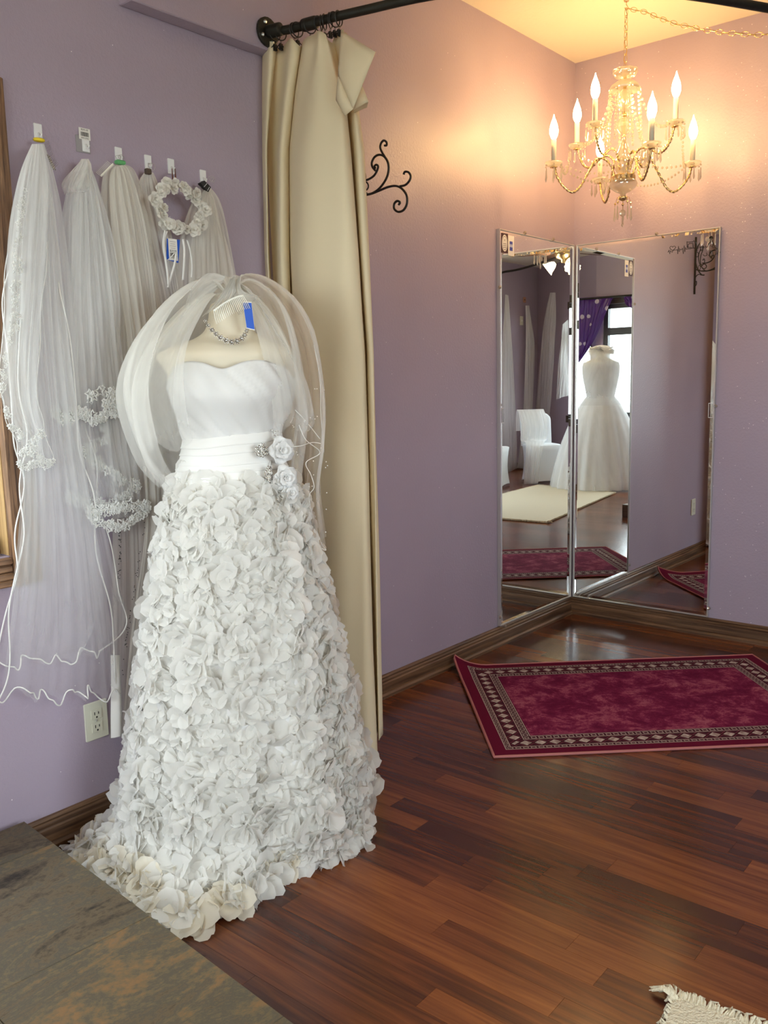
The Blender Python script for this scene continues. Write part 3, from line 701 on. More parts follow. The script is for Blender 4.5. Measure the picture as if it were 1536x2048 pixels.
# ------------------------------------------------------------------ burgundy rug
RA = np.array([-1.135, -.035]); RB_ = np.array([-.212, -1.028]); rl = np.linalg.norm(RB_-RA); e1 = (RB_-RA)/rl; e2 = np.array([e1[1], -e1[0]])
if e2[0] > 0: e2 = -e2
RWID = .955
def rug_mat():
    m = mat('burgundy_rug_pile', (.2, .02, .06), .95, spec=.1)
    uv = coords(m, 'UV'); s = nd(m, 'ShaderNodeSeparateXYZ'); lk(m, uv, s.inputs[0])
    X = math_n(m, 'MULTIPLY', s.outputs[0], rl); Y = math_n(m, 'MULTIPLY', s.outputs[1], RWID)
    ex = math_n(m, 'MINIMUM', X, math_n(m, 'SUBTRACT', rl, X)); ey = math_n(m, 'MINIMUM', Y, math_n(m, 'SUBTRACT', RWID, Y))
    e = math_n(m, 'MINIMUM', ex, ey)
    horiz = math_n(m, 'LESS_THAN', ey, ex)       # 1 : along the long edges
    al = nd(m, 'ShaderNodeMix', data_type='FLOAT'); lk(m, horiz, al.inputs[0]); lk(m, Y, al.inputs[2]); lk(m, X, al.inputs[3])
    A = al.outputs[0]
    def band(lo, hi): return math_n(m, 'MULTIPLY', math_n(m, 'GREATER_THAN', e, lo), math_n(m, 'LESS_THAN', e, hi))
    def tri(period, ph=0.):
        f = math_n(m, 'FRACT', math_n(m, 'ADD', math_n(m, 'DIVIDE', A, period), ph)); return math_n(m, 'MULTIPLY', math_n(m, 'ABSOLUTE', math_n(m, 'SUBTRACT', f, .5)), 2.)
    n = noise_n(m, mapping(m, uv, (rl, RWID, 1)), 7, 12, .86, .3)
    field = ramp(m, [(.42, (.13, .008, .045)), (.5, (.19, .016, .065)), (.55, (.31, .06, .12)), (.62, (.42, .13, .18))]); lk(m, n.outputs[0], field.inputs[0])
    cur_ = field.outputs[0]
    def over(fac, c):
        nonlocal cur_
        x = nd(m, 'ShaderNodeMix', data_type='RGBA'); lk(m, fac, x.inputs[0]); lk(m, cur_, x.inputs[6])
        if isinstance(c, tuple): x.inputs[7].default_value = (*c, 1)
        else: lk(m, c, x.inputs[7])
        cur_ = x.outputs[2]
    W_ = .16
    over(math_n(m, 'LESS_THAN', e, W_), (.055, .012, .022))
    over(math_n(m, 'LESS_THAN', e, .048), (.13, .006, .030))
    cream = (.52, .42, .38)
    for lo, hi in ((.049, .052), (.068, .071), (.127, .130), (.155, .158)): over(band(lo, hi), cream)
    # small box chains in the two narrow bands
    for lo, hi, ph in ((.052, .068, 0), (.130, .155, .3)):
        mid = (lo+hi)/2; hw = (hi-lo)/2
        across = math_n(m, 'DIVIDE', math_n(m, 'ABSOLUTE', math_n(m, 'SUBTRACT', e, mid)), hw)
        mxv = math_n(m, 'MAXIMUM', tri(.027, ph), across)
        ring = math_n(m, 'MULTIPLY', math_n(m, 'GREATER_THAN', mxv, .42), math_n(m, 'LESS_THAN', mxv, .74))
        over(math_n(m, 'MULTIPLY', band(lo, hi), ring), (.36, .28, .26))
    # diamonds
    lo, hi = .074, .124; mid = .099; across = math_n(m, 'DIVIDE', math_n(m, 'ABSOLUTE', math_n(m, 'SUBTRACT', e, mid)), .025)
    dia = math_n(m, 'ADD', tri(.052), across)
    over(math_n(m, 'MULTIPLY', band(.071, .127), math_n(m, 'LESS_THAN', dia, 1.15)), (.05, .010, .016))
    nn = noise_n(m, mapping(m, uv, (rl, RWID, 1)), 60, 2)
    dcol = ramp(m, [(.35, (.30, .22, .20)), (.65, (.62, .54, .50))]); lk(m, nn.outputs[0], dcol.inputs[0])
    over(math_n(m, 'MULTIPLY', band(.071, .127), math_n(m, 'LESS_THAN', dia, .82)), dcol.outputs[0])
    dd = math_n(m, 'ABSOLUTE', math_n(m, 'SUBTRACT', dia, 1.22))
    over(math_n(m, 'MULTIPLY', band(.071, .127), math_n(m, 'LESS_THAN', dd, .07)), (.20, .04, .07))
    lk(m, cur_, bsdf(m).inputs['Base Color'])
    bump(m, noise_n(m, worldpos(m), 500, 2).outputs[0], .5, .003)
    return m
M_RUG = rug_mat()
def rug_pt(u, v, z):   # u along, v across ; corner at (0,0) curls up against the baseboard
    p = RA+e1*u*rl+e2*v*RWID
    dd = math.hypot(u*rl, v*RWID*.7); lift = .05*max(0, 1-dd/.14)**2
    side = .010*max(0, 1-u*rl/.05)*max(0, 1-abs(v-.35)*1.6)
    q = p.copy()
    if p[1] > -.035: q[1] = -.035
    q += (-e1*.01)*max(0, 1-dd/.1)
    q[1] = min(q[1], -.034)
    return (q[0], q[1], z+lift+side)
rug = empty('burgundy_rug', (*(RA+e1*rl/2+e2*RWID/2), 0), 'burgundy rug with a diamond border and pink edge, lying before the mirrors', 'rug')
N1, N2 = 60, 44
top = [[rug_pt(j/N1, i/N2, .007) for j in range(N1+1)] for i in range(N2+1)]
mb = MB().grid(top)
bot = [[(p[0], p[1], p[2]-.006) for p in r] for r in top]
mb.build('pile', M_RUG, rug, smooth=True)
bnd = [top[0][j] for j in range(N1+1)]+[top[i][N1] for i in range(1, N2+1)]+[top[N2][j] for j in range(N1-1, -1, -1)]+[top[i][0] for i in range(N2-1, 0, -1)]
MB().grid([[ (p[0], p[1], p[2]-.0065) for p in r] for r in top]).build('backing', mat('rug_backing', (.25, .13, .12), .9), rug)
MB().tube([(p[0], p[1], p[2]-.002) for p in bnd], .0052, 6, closed=True).build('bound_edge', mat('dusty_pink_binding', (.42, .15, .14), .9), rug, smooth=True)

# ------------------------------------------------------------------ cream rug, its corner at the bottom right, the rest in the mirrors
WR = [(-2.60, -1.61), (-4.75, -1.98), (-4.95, -3.05), (-2.50, -2.85)]
wr = empty('cream_rug', (-3.7, -2.3, 0), 'shaggy cream rug with a frayed fringe, its corner at the bottom right', 'rug')
P = []
for i in range(21):
    P.append([])
    for j in range(31):
        u = i/20; v = j/30; a = np.array(WR[0])*(1-u)+np.array(WR[1])*u; b = np.array(WR[3])*(1-u)+np.array(WR[2])*u; q = a*(1-v)+b*v
        P[-1].append((q[0], q[1], .012+.002*noise.noise(Vector((q[0]*9, q[1]*9, 0)))))
mb = MB().grid(P); mb.grid([[(p[0], p[1], .001) for p in r] for r in P])
mb.build('pile', M_RUGW, wr, smooth=True)
fr_ = MB(); rr = random.Random(8)
def fringe(a, b, out, n, L):
    a = np.array(a); b = np.array(b); out = np.array(out)
    for k in range(n):
        q = a+(b-a)*(k+rr.random())/n; l = L*rr.uniform(.5, 1.2); w_ = rr.uniform(-.5, .5)
        t = (b-a)/np.linalg.norm(b-a)
        pts = [(*q, .010), (*(q+out*l*.5+t*w_*l*.3), .012+.006*rr.random()), (*(q+out*l+t*w_*l), .004)]
        fr_.tube(pts, [.0035, .003, .0012], 4)
fringe(WR[0], WR[3], (1, .1), 340, .035); fringe(WR[0], WR[1], (-.1, 1), 300, .014); fringe(WR[2], WR[1], (-1, -.1), 120, .035); fringe(WR[3], WR[2], (0, -1), 200, .012)
for k in range(14):   # loose tassel right at the corner
    a = rr.uniform(.9, 1.7); L = rr.uniform(.03, .055); q = np.array(WR[0])+np.array([-.01*rr.random(), -.01*rr.random()])
    fr_.tube([(*q, .012), (q[0]+L*.5*math.cos(a), q[1]+L*.5*math.sin(a), .022), (q[0]+L*math.cos(a), q[1]+L*math.sin(a), .008)], [.004, .0035, .001], 4)
tag(fr_.build('fringe', M_RUGW, wr), kind='stuff')

# ------------------------------------------------------------------ gown on a dress form
DC = np.array([-2.665, -.385, 0.]); vd = DC-CAMP; vd[2] = 0; vd /= np.linalg.norm(vd); sd = np.array([vd[1], -vd[0], 0.])   # view direction, image right
def DP(x, y, d=0.): return onP(x, y, DC+vd*d, vd)
def srow(xl, xr, y, depth=.75, dm=0.):
    a = DP(xl, y, dm); b = DP(xr, y, dm); s0 = (a-DC) @ sd; s1 = (b-DC) @ sd
    return (s0+s1)/2, (s1-s0)/2, (s1-s0)/2*depth, (a[2]+b[2])/2, dm
def ell(row, th, k=1.):
    sm, a, b, z, dm = row
    return DC+sd*(sm+a*k*math.cos(th))-vd*(-dm+b*k*math.sin(th))+np.array([0, 0, z])   # th=pi/2 faces the camera
def interp_rows(rows, n):
    R_ = np.array(rows); out = []
    for k in spline([tuple(r) for r in rows], n): out.append(tuple(k))
    return out
form = empty('dress_form', (*DC[:2], .02), 'cream dress form under the white ruffled gown, capped neck in a tulle pouf', 'mannequin')
frows = [srow(432, 484, 604, .9), srow(420, 494, 612, .9), srow(416, 498, 640, .9), srow(408, 508, 662, .8), srow(385, 530, 678, .62), srow(338, 566, 694, .55), srow(312, 584, 712, .55), srow(334, 577, 745, .58), srow(352, 574, 790, .66), srow(362, 562, 830, .66), srow(372, 556, 880, .75), srow(370, 556, 900, .75), srow(362, 570, 960, .8), srow(352, 580, 1000, .8)]
G = [[tuple(ell(r, 2*PI*k/40)) for k in range(40)] for r in interp_rows(frows, 4)]
mb = MB().grid(G, closed=True); mb.f.append(tuple(range(40)))
mb.build('torso', M_FORM, form, smooth=True)
MB().tube([(DC[0], DC[1], .03), (DC[0], DC[1], 1.02)], .016, 10).build('pole', M_BLACK, form, smooth=True)
mb = MB()
for k in range(4):
    a = PI/4+k*PI/2; mb.tube([(DC[0], DC[1], .05), (DC[0]+.17*math.cos(a), DC[1]+.17*math.sin(a), .015)], .010, 8)
mb.build('foot', M_BLACK, form)

gown = empty('wedding_gown', (*DC[:2], 0), 'strapless white wedding gown with a pleated sash and skirt of organza petals', 'dress')
brows = [srow(345, 582, 742, .78), srow(342, 584, 765, .82), srow(348, 582, 795, .86), srow(358, 570, 830, .80), srow(366, 560, 858, .76), srow(371, 557, 882, .75)]
BR = interp_rows(brows, 6)
NB = 120; G = []
for i, r in enumerate(BR):
    t = i/(len(BR)-1); ring = []
    for k in range(NB):
        th = 2*PI*k/NB; q = ell(r, th, 1.045)
        # diagonal ruching plus two soft cups
        rel = th-PI/2-.15
        rel = (rel+PI) % (2*PI)-PI
        fold = (.0060*noise.noise(Vector((9*(rel*.8+t*.95), 1.1*(t-rel*.4), 2)))+.0034*noise.noise(Vector((21*(rel*.8+t*.95), 1.5*t, 7))))*max(0, min(1, (1-t)*5))
        cup = .020*math.exp(-((rel+.55)/.42)**2)*math.exp(-((t-.30)/.25)**2)+.020*math.exp(-((rel-.55)/.42)**2)*math.exp(-((t-.30)/.25)**2)
        n = sd*math.cos(th)-vd*math.sin(th)
        # sweetheart top edge
        lift = 0
        if t < .35:
            w_ = (1-t/.35)
            lift = w_*(.024*math.exp(-((rel+.52)/.5)**2)+.024*math.exp(-((rel-.52)/.5)**2)-.012*math.exp(-((rel)/.22)**2)-(.045 if abs(rel) > 1.9 else .045*max(0, (abs(rel)-1.1)/.8) if abs(rel) > 1.1 else 0))
        ring.append(tuple(q+n*(fold+cup)+np.array([0, 0, lift])))
    G.append(ring)
mb = MB().grid(G, closed=True); bod = mb.build('bodice', M_CHIFFON, gown, smooth=True); solid(bod, .003)
# pleated sash : six overlapping bands, each a part
ys = [868, 884, 900, 921, 934, 948, 966]; xl = [371, 370, 368, 365, 361, 358, 355]; xr = [557, 557, 560, 564, 567, 571, 575]
for i in range(6):
    a = srow(xl[i], xr[i], ys[i], .77); b = srow(xl[i+1], xr[i+1], ys[i+1]+2, .79); G = []
    tiltf = [ .010, .006, .003, -.001, -.003, -.004][i]
    for (r, k, f) in ((a, 1.03, -.06), (a, 1.07, -.05), (a, 1.075, .0), (a, 1.08, .3), (b, 1.095, .80), (b, 1.11, .97), (b, 1.10, 1.03), (b, 1.04, 1.04)):
        z = a[3]*(1-f)+b[3]*f; s = a[1]*(1-f)+b[1]*f; c = a[0]*(1-f)+b[0]*f
        G.append([tuple(ell((c, s, s*.78, z, 0), 2*PI*q/72, k)+np.array([0, 0, tiltf*math.cos(2*PI*q/72)+.0012*math.sin(2*PI*q/72*5+i)])) for q in range(72)])
    MB().grid(G, closed=True).build('sash_pleat', M_SATIN, gown, smooth=True)
# skirt
srows = [srow(357, 578, 962, .80), srow(338, 602, 1000, .86), srow(322, 618, 1060, .9), srow(305, 640, 1140, .92), srow(290, 660, 1220, .92), srow(276, 682, 1320, .90), srow(262, 702, 1420, .88), srow(250, 720, 1510, .86), srow(243, 730, 1570, .84)]
hem = [(-2.46, -.61), (-2.43, -.50), (-2.42, -.30), (-2.42, -.10), (-2.60, -.045), (-2.85, -.04), (-2.97, -.06), (-3.06, -.10), (-3.115, -.20), (-3.125, -.36), (-3.13, -.50), (-3.10, -.60), (-3.00, -.665), (-2.90, -.655), (-2.80, -.645), (-2.70, -.665), (-2.62, -.70), (-2.52, -.70)]
def hem_r(ang_):   # distance from centre to the hem outline in a direction
    best = None; n = len(hem)
    dx, dy = math.cos(ang_), math.sin(ang_)
    for i in range(n):
        ax_, ay = hem[i][0]-DC[0], hem[i][1]-DC[1]; bx_, by = hem[(i+1) % n][0]-DC[0], hem[(i+1) % n][1]-DC[1]
        ex_, ey_ = bx_-ax_, by-ay; den = dx*ey_-dy*ex_
        if abs(den) < 1e-9: continue
        t = (ax_*ey_-ay*ex_)/den; u = (ax_*dy-ay*dx)/den
        if t > 0 and -1e-6 <= u <= 1+1e-6: best = t if best is None else max(best, t)
    return best or .35
SR = interp_rows(srows, 5); NS = 96
zlast = SR[-1][3]; ZT = SR[0][3]
def skirt_point(t, th):
    """t 0 waist .. 1 hem on the floor (train spread included)"""
    T1 = .86
    wave = .012*math.sin(7*th+1)+.008*math.sin(12*th+2)
    if t <= T1:
        k = t/T1*(len(SR)-1); i = min(int(k), len(SR)-2); f = k-i; r = tuple(np.array(SR[i])*(1-f)+np.array(SR[i+1])*f)
        q = ell(r, th, .965); n = sd*math.cos(th)-vd*math.sin(th); q = q+n*wave*t
    else:
        r = SR[-1]; q0 = ell(r, th, .965); n = sd*math.cos(th)-vd*math.sin(th); q0 = q0+n*wave*T1
        rel = q0-DC; an = math.atan2(rel[1], rel[0]); R0_ = math.hypot(rel[0], rel[1]); R1 = max(hem_r(an), R0_*.9); f = (t-T1)/(1-T1)
        zz = zlast+(.012-zlast)*(f**.62); RR = R0_+(R1-R0_)*(f**1.5)
        q = np.array([DC[0]+RR*math.cos(an), DC[1]+RR*math.sin(an), zz])
    q[1] = min(q[1], -.038)
    return q
G = [[tuple(skirt_point(i/44, 2*PI*k/NS)) for k in range(NS)] for i in range(45)]
MB().grid(G, closed=True).build('underskirt', M_UNDER, gown, smooth=True)
# rosettes of organza petals
def petal_mesh(mb, o, u, v, n, L, Wd, curl, rr):
    """petal rooted at o, growing along u, width v, normal n"""
    P = []; ph_ = rr.uniform(0, 6)
    for i in range(5):
        t = i/4; w_ = Wd*math.sin(PI*(.12+.80*t))**.7
        row = []
        for j in range(5):
            s = (j/2-1); 
            bend = curl*(t**2)*L + .22*w_*(s*s)*(.5+t) + rr.uniform(-1, 1)*.035*L*t + .05*L*t*math.sin(4*s+ph_)
            row.append(tuple(o+u*(L*t)+v*(w_*s)+n*bend))
        P.append(row)
    mb.grid(P)
def rosette(mb, rr, size, c=np.zeros(3), X=np.array([1., 0, 0]), Y=np.array([0, 1., 0]), Z=np.array([0, 0, 1.]), np_=8, lean=0.):
    a0 = rr.uniform(0, 2*PI)
    for k in range(np_):
        a = a0+k*2.4+rr.uniform(-.4, .4); rad = size*(.10+.32*(k/np_)); el = rr.uniform(.08, .62)*(1-.6*k/np_)
        d = X*math.cos(a)+Y*math.sin(a)
        u = (d*math.cos(el)+Z*math.sin(el)) - Y*lean; u /= np.linalg.norm(u)
        v = np.cross(Z, d); v = v+Z*rr.uniform(-.3, .3); v /= np.linalg.norm(v); n = np.cross(u, v)
        L = size*rr.uniform(.52, .86); petal_mesh(mb, c+d*rad*.6-Z*.004, u, v, n, L, L*.58, rr.uniform(-.38, .20), rr)
protos = []
for k in range(8):
    rr = random.Random(100+k); mb = MB(); rosette(mb, rr, .066, lean=.45, np_=9); me = bpy.data.meshes.new('rosette'); me.from_pydata(mb.v, [], mb.f)
    me.polygons.foreach_set('use_smooth', [True]*len(me.polygons)); me.materials.append(M_PETAL); protos.append(me)
protot = []
for me in protos: m2 = me.copy(); m2.materials.clear(); m2.materials.append(M_PETALT); protot.append(m2)
def frame_at(t, th):
    q = skirt_point(t, th); a = skirt_point(min(t+.012, 1), th)-skirt_point(max(t-.012, 0), th); b = skirt_point(t, th+.03)-skirt_point(t, th-.03)
    n = np.cross(b, a); n /= np.linalg.norm(n)+1e-9; c = q-DC
    if n @ np.array([c[0], c[1], .12]) < 0: n = -n
    up = -a/(np.linalg.norm(a)+1e-9); x_ = np.cross(up, n); return q, x_, up, n
cands = []; rr = random.Random(21)
t = .012; row = 0
while t < 1.0:
    circ = sum(np.linalg.norm(skirt_point(t, 2*PI*(k+1)/48)-skirt_point(t, 2*PI*k/48)) for k in range(48)); n = max(8, int(circ/.050))
    for k in range(n):
        th = 2*PI*(k+.5*(row % 2)+rr.uniform(-.2, .2))/n; tt = min(1., max(.005, t+rr.uniform(-.008, .008)))
        q, x_, up, nn_ = frame_at(tt, th)
        if q[1] > -.10: continue
        face = nn_ @ (CAMP-q)/np.linalg.norm(CAMP-q)
        cands.append((face, q, x_, up, nn_, tt, th))
    t += .040 if t < .86 else .030; row += 1
cands.sort(key=lambda c: -c[0])
rest = MB()
for i, (face, q, x_, up, nn_, tt, th) in enumerate(cands):
    s = rr.uniform(.82, 1.18)*(1.12 if tt > .8 else .95); an = rr.uniform(-.6, .6)
    X = x_*math.cos(an)+up*math.sin(an); Y = -x_*math.sin(an)+up*math.cos(an)
    tanny = tt > .93 and q[0] < -2.78 and q[1] > -.75
    if i < 298 and not (face < -.2):
        o = bpy.data.objects.new('rosette', (protot if tanny and rr.random() < .5 else protos)[rr.randrange(8)]); col.objects.link(o); o.parent = gown
        zc = q+nn_*.004; lo = max(0, .012-zc[2]); zc[2] += lo
        Mx = Matrix(((X[0], Y[0], nn_[0]), (X[1], Y[1], nn_[1]), (X[2], Y[2], nn_[2]))) @ Matrix.Scale(s, 3)
        o.matrix_parent_inverse = Matrix.Identity(4)
        o.matrix_local = Matrix.Translation(Vector(zc)-gown.location) @ Mx.to_4x4()
    if i >= 298 or rr.random() < .0:
        rosette(rest, rr, .066*s, q+nn_*.004, X, Y, nn_, 7, .35)
# filler petals between the rosettes so no gaps show
for i in range(800):
    t = rr.random()**.8; th = rr.uniform(0, 2*PI); q, x_, up, nn_ = frame_at(min(t, .995), th)
    if q[1] > -.08: continue
    a = rr.uniform(0, 2*PI); d = x_*math.cos(a)-up*(abs(math.sin(a))*.8+.2); u = d*.8+nn_*rr.uniform(.25, .6); u /= np.linalg.norm(u)
    v = np.cross(nn_, d); v /= np.linalg.norm(v); L = .034*rr.uniform(.7, 1.3)
    petal_mesh(rest, q+nn_*.002, u, v, np.cross(u, v), L, L*.55, rr.uniform(-.4, .3), rr)
rest.v = [(x, min(y, -.036), max(z, .003)) for x, y, z in rest.v]
rest.v = [(max(x, -3.142) if z < PZ+.004 and y > -1.2 and x < -3.1 else x, y, z) for x, y, z in rest.v]
tag(rest.build('rosette', M_PETAL, gown, smooth=True), kind='stuff')
# hem frill : upright curled petals that make the scalloped lower edge, nearest ones of the train creamier
hw = MB(); ht = MB()
for k in range(210):
    th = 2*PI*k/210+rr.uniform(-.01, .01)
    for lay in range(2):
        q, x_, up, nn_ = frame_at(.985-lay*.03, th); out = q-DC; out[2] = 0; out /= np.linalg.norm(out)
        if q[1] > -.07 or q[0] < -3.09: 
            if q[1] > -.07: continue
        L = .038*rr.uniform(.7, 1.25); tn = np.array([-out[1], out[0], 0]); e_ = rr.uniform(.1, 1.2)
        u = out*math.cos(e_)+np.array([0, 0, 1])*math.sin(e_)+tn*rr.uniform(-.5, .5); u /= np.linalg.norm(u); v = np.cross(u, np.array([0, 0, 1.]))+np.array([0, 0, rr.uniform(-.8, .8)]); v /= np.linalg.norm(v)
        base = q-out*.012; base[2] = max(base[2], .010)
        petal_mesh((ht if (q[0] < -2.74 and rr.random() < .6) else hw), base, u, v, np.cross(u, v), L, L*.55, rr.uniform(-.7, .7), rr)
for m_, mm in ((hw, M_PETAL), (ht, M_PETALT)):
    m_.v = [((max(x, -3.144) if z < PZ+.002 else x), min(y, -.036), max(z, .003)) for x, y, z in m_.v]
    tag(m_.build('hem_petal', mm, gown, smooth=True), kind='stuff')
# sash flower and brooches
def silk_flower(mb, c, N, size, rr, layers=3, per=5):
    N = N/np.linalg.norm(N); X = np.cross(N, np.array([0, 0, 1.])); X /= np.linalg.norm(X); Y = np.cross(N, X)
    for l in range(layers):
        for k in range(per):
            a = 2*PI*k/per+l*.6+rr.uniform(-.15, .15); d = X*math.cos(a)+Y*math.sin(a); el = .35+.5*l; u = d*math.cos(el)+N*math.sin(el); v = np.cross(N, d); n = np.cross(u, v)
            L = size*(1-.26*l); petal_mesh(mb, c+N*.003*l, u, v, n, L, L*.62, -.35, rr)
for (px, py, sz) in ((562, 900, .036), (570, 955, .034), (548, 968, .024), (580, 985, .026)):
    q = DP(px, py, -.10); mb = MB(); silk_flower(mb, q, -vd*.9+sd*.35, sz, rr, 4, 5)
    solid(mb.build('silk_flower', M_CHIFFON, gown, smooth=True), .0008)
def gem_cluster(name, px, py, rx, ry, n, parent):
    mb = MB(); rb = random.Random(px)
    for k in range(n):
        a = rb.uniform(0, 2*PI); r_ = math.sqrt(rb.random()); q = DP(px+rx*r_*math.cos(a), py+ry*r_*math.sin(a), -.122)
        mb.ball(q, rb.uniform(.0016, .0034), 6, 4)
    o = mb.build(name, M_GEM, parent); 
    mb = MB()
    for k in range(n//2):
        a = rb.uniform(0, 2*PI); r_ = math.sqrt(rb.random()); q = DP(px+rx*r_*math.cos(a), py+ry*r_*math.sin(a), -.118); mb.ball(q, .0032, 6, 3)
    mb.build('setting', M_GEMDARK, o); return o
gem_cluster('brooch', 524, 901, 13, 13, 70, gown); gem_cluster('brooch', 537, 948, 7, 16, 60, gown)
mb = MB(); rb = random.Random(2)
for k in range(26): q = DP(549+rb.uniform(-7, 7), 868+rb.uniform(-9, 12), -.085); mb.ball(q, .002, 6, 4)
mb.build('beading', M_GEM, gown)

# necklace : twelve rhinestone links on the form
neck = empty('necklace', tuple(DP(455, 685, -.10)), 'rhinestone necklace of round links on the dress form chest', 'necklace')
npts = [(411, 642), (417, 651), (424, 660), (432, 668), (441, 675), (452, 681), (463, 684), (474, 682), (483, 677), (489, 670), (493, 662), (496, 656)]
for k, (px, py) in enumerate(npts):
    dd = -.075-.03*math.sin(PI*k/11); q = DP(px, py, dd); mb = MB()
    s = .0036+.0022*math.sin(PI*k/11)
    for j in range(6): mb.ball(q+sd*s*math.cos(j*PI/3)+np.array([0, 0, s*math.sin(j*PI/3)]), s*.52, 6, 4)
    o = mb.build('link', M_GEM, neck); MB().ball(q-vd*.001, s*.6, 8, 5).build('setting', M_GEMDARK, o)
# blue price card hanging by the comb
q = [DP(*p) for p in ((485, 603, -.10), (503, 604, -.10), (510, 661, -.10), (493, 657, -.10))]
card = MB().add(list(q)+[a-vd*-.0012 for a in q], [(0, 1, 2, 3), (7, 6, 5, 4), (0, 4, 5, 1), (1, 5, 6, 2), (2, 6, 7, 3), (3, 7, 4, 0)]).build('price_card', M_CARD)
c4 = sum(q)/4; f4 = [c4+(a-c4)*.93-vd*.0008 for a in q]
tag(card, 'blue price card with a white edge tucked beside the comb on the gown form', 'tag')
MB().add(f4, [(0, 1, 2, 3)]).build('blue_face', M_BLUE, card)

# ------------------------------------------------------------------ tulle veil over the dress form
veil = empty('pouf_veil', (*DC[:2], .75), 'puffed tulle veil combed onto the neck of the gown form', 'veil')
gath = DP(462, 600, -.03)
def dome(prof_l, prof_r, th0, th1, nth, amp, seed, depthk=.8, nz=26, front=False):
    """sheet swept round the form from image left, behind, to image right; profiles are photo pixels"""
    rb = random.Random(seed); P = []
    L = spline([DP(x, y) for x, y in prof_l], 6); R_ = spline([DP(x, y) for x, y in prof_r], 6)
    for i in range(nz+1):
        t = i/nz; a = poly_at(L, t); b = poly_at(R_, t); sl = (a-DC) @ sd; sr_ = (b-DC) @ sd; g = (gath-DC) @ sd
        row = []
        for k in range(nth+1):
            th = th0+(th1-th0)*k/nth; c = math.cos(th); s = math.sin(th)
            wgt = (1-c)/2; z = a[2]*wgt+b[2]*(1-wgt); half = (sr_-g) if c > 0 else (g-sl)
            mid = g; rad = abs(half)
            fold = 1+amp*1.5*min(1, 2*t)*noise.noise(Vector((5*th, 1.5*t, seed)))+amp*1.0*min(1, 2*t)*noise.noise(Vector((14*th, 2.5*t, seed+3)))
            back = min(depthk, .33/max(rad, .01)) if s < 0 else 1.0*depthk
            q = DC+sd*(mid+rad*c*fold)-vd*(rad*abs(back)*s*fold)+np.array([0, 0, z])
            q = q+np.array([0, 0, amp*.25*t*math.sin(11*th+seed)])
            q[1] = min(q[1], -.055)
            row.append(tuple(q))
        P.append(row)
    return P
PLo = [(460, 602), (440, 560), (400, 549), (345, 570), (290, 620), (248, 680), (224, 760), (224, 850), (250, 920), (290, 980), (320, 1020)]
PRo = [(466, 600), (480, 556), (505, 548), (545, 562), (590, 600), (622, 660), (640, 740), (650, 820), (648, 900), (640, 980), (652, 1085)]
o = MB().grid(dome(PLo, PRo, PI+.62, 2*PI-.0+.25, 90, .05, 3)).build('tulle_layer', M_TULV, veil, smooth=True)
PLi = [(458, 602), (436, 572), (400, 562), (350, 590), (300, 640), (262, 710), (246, 780), (258, 850), (285, 920), (325, 965)]
PRi = [(466, 600), (484, 566), (510, 562), (545, 585), (575, 630), (596, 700), (606, 760), (612, 830), (606, 900), (600, 960)]
MB().grid(dome(PLi, PRi, PI-.75, 2*PI+.55, 110, .06, 8)).build('tulle_layer', M_TULV, veil, smooth=True)
# sheer front layer over the shoulders
PLf = [(456, 604), (420, 590), (375, 610), (325, 660), (290, 710), (272, 770), (272, 830), (290, 890)]
PRf = [(468, 602), (495, 585), (525, 605), (560, 650), (590, 710), (612, 770), (622, 830), (612, 850)]
MB().grid(dome(PLf, PRf, PI-1.08, PI+.9, 60, .07, 5, .75)).build('tulle_layer', M_TULV, veil, smooth=True)
MB().grid(dome(PLf, PRf, -.9, 1.08, 60, .07, 6, .75)).build('tulle_layer', M_TULV, veil, smooth=True)
# dense gathered fan over the comb and the two loops above it
def ribbon(pts, wid, m, name, parent, dens=10):
    P = []
    for i, (x, y, d, w_) in enumerate(spline(pts, 5)):
        q = DP(x, y, d); P.append([])
        for j in range(dens+1):
            s = j/dens-.5; P[-1].append(tuple(q+np.array(wid)*w_*s-vd*(.006*math.sin(j*2.4+i*.2))))
    return MB().grid(P).build(name, m, parent, smooth=True)
ribbon([(466, 555, .0, .02), (456, 580, -.04, .05), (446, 600, -.06, .085), (432, 616, -.085, .10)], sd*.75+np.array([0, 0, .45]), M_TULD, 'gather', veil, 18)
ribbon([(476, 556, -.0, .03), (470, 585, -.05, .05), (480, 600, -.06, .06), (500, 612, -.05, .09)], sd*.6+np.array([0, 0, .6]), M_TULV, 'gather', veil, 14)
ribbon([(448, 560, .02, .02), (420, 575, -.03, .08), (392, 600, -.06, .14), (360, 640, -.08, .18)], sd*.35+np.array([0, 0, .9]), M_TULV, 'gather', veil, 14)
ribbon([(478, 570, .02, .02), (500, 590, -.03, .06), (530, 625, -.06, .12), (560, 680, -.08, .15)], sd*-.5+np.array([0, 0, .85]), M_TULV, 'gather', veil, 14)
# comb
cb = MB(); cb.tube([DP(427+ (487-427)*k/12, 622-19*math.sin(PI*(k/12)*.55)-(k/12)*12, -.095) for k in range(13)], .0028, 6)
ck = cb.build('comb', M_CLEARP, veil, smooth=True)
mb = MB()
for k in range(20):
    f = k/19; x = 428+58*f; y = 622-19*math.sin(PI*f*.55)-12*f; mb.tube([DP(x, y, -.095), DP(x+2+6*(f-.0), y+13, -.103), DP(x+6+8*f, y+26, -.105)], [.0011, .0011, .0006], 4)
mb.build('comb_teeth', M_CLEARP, ck)
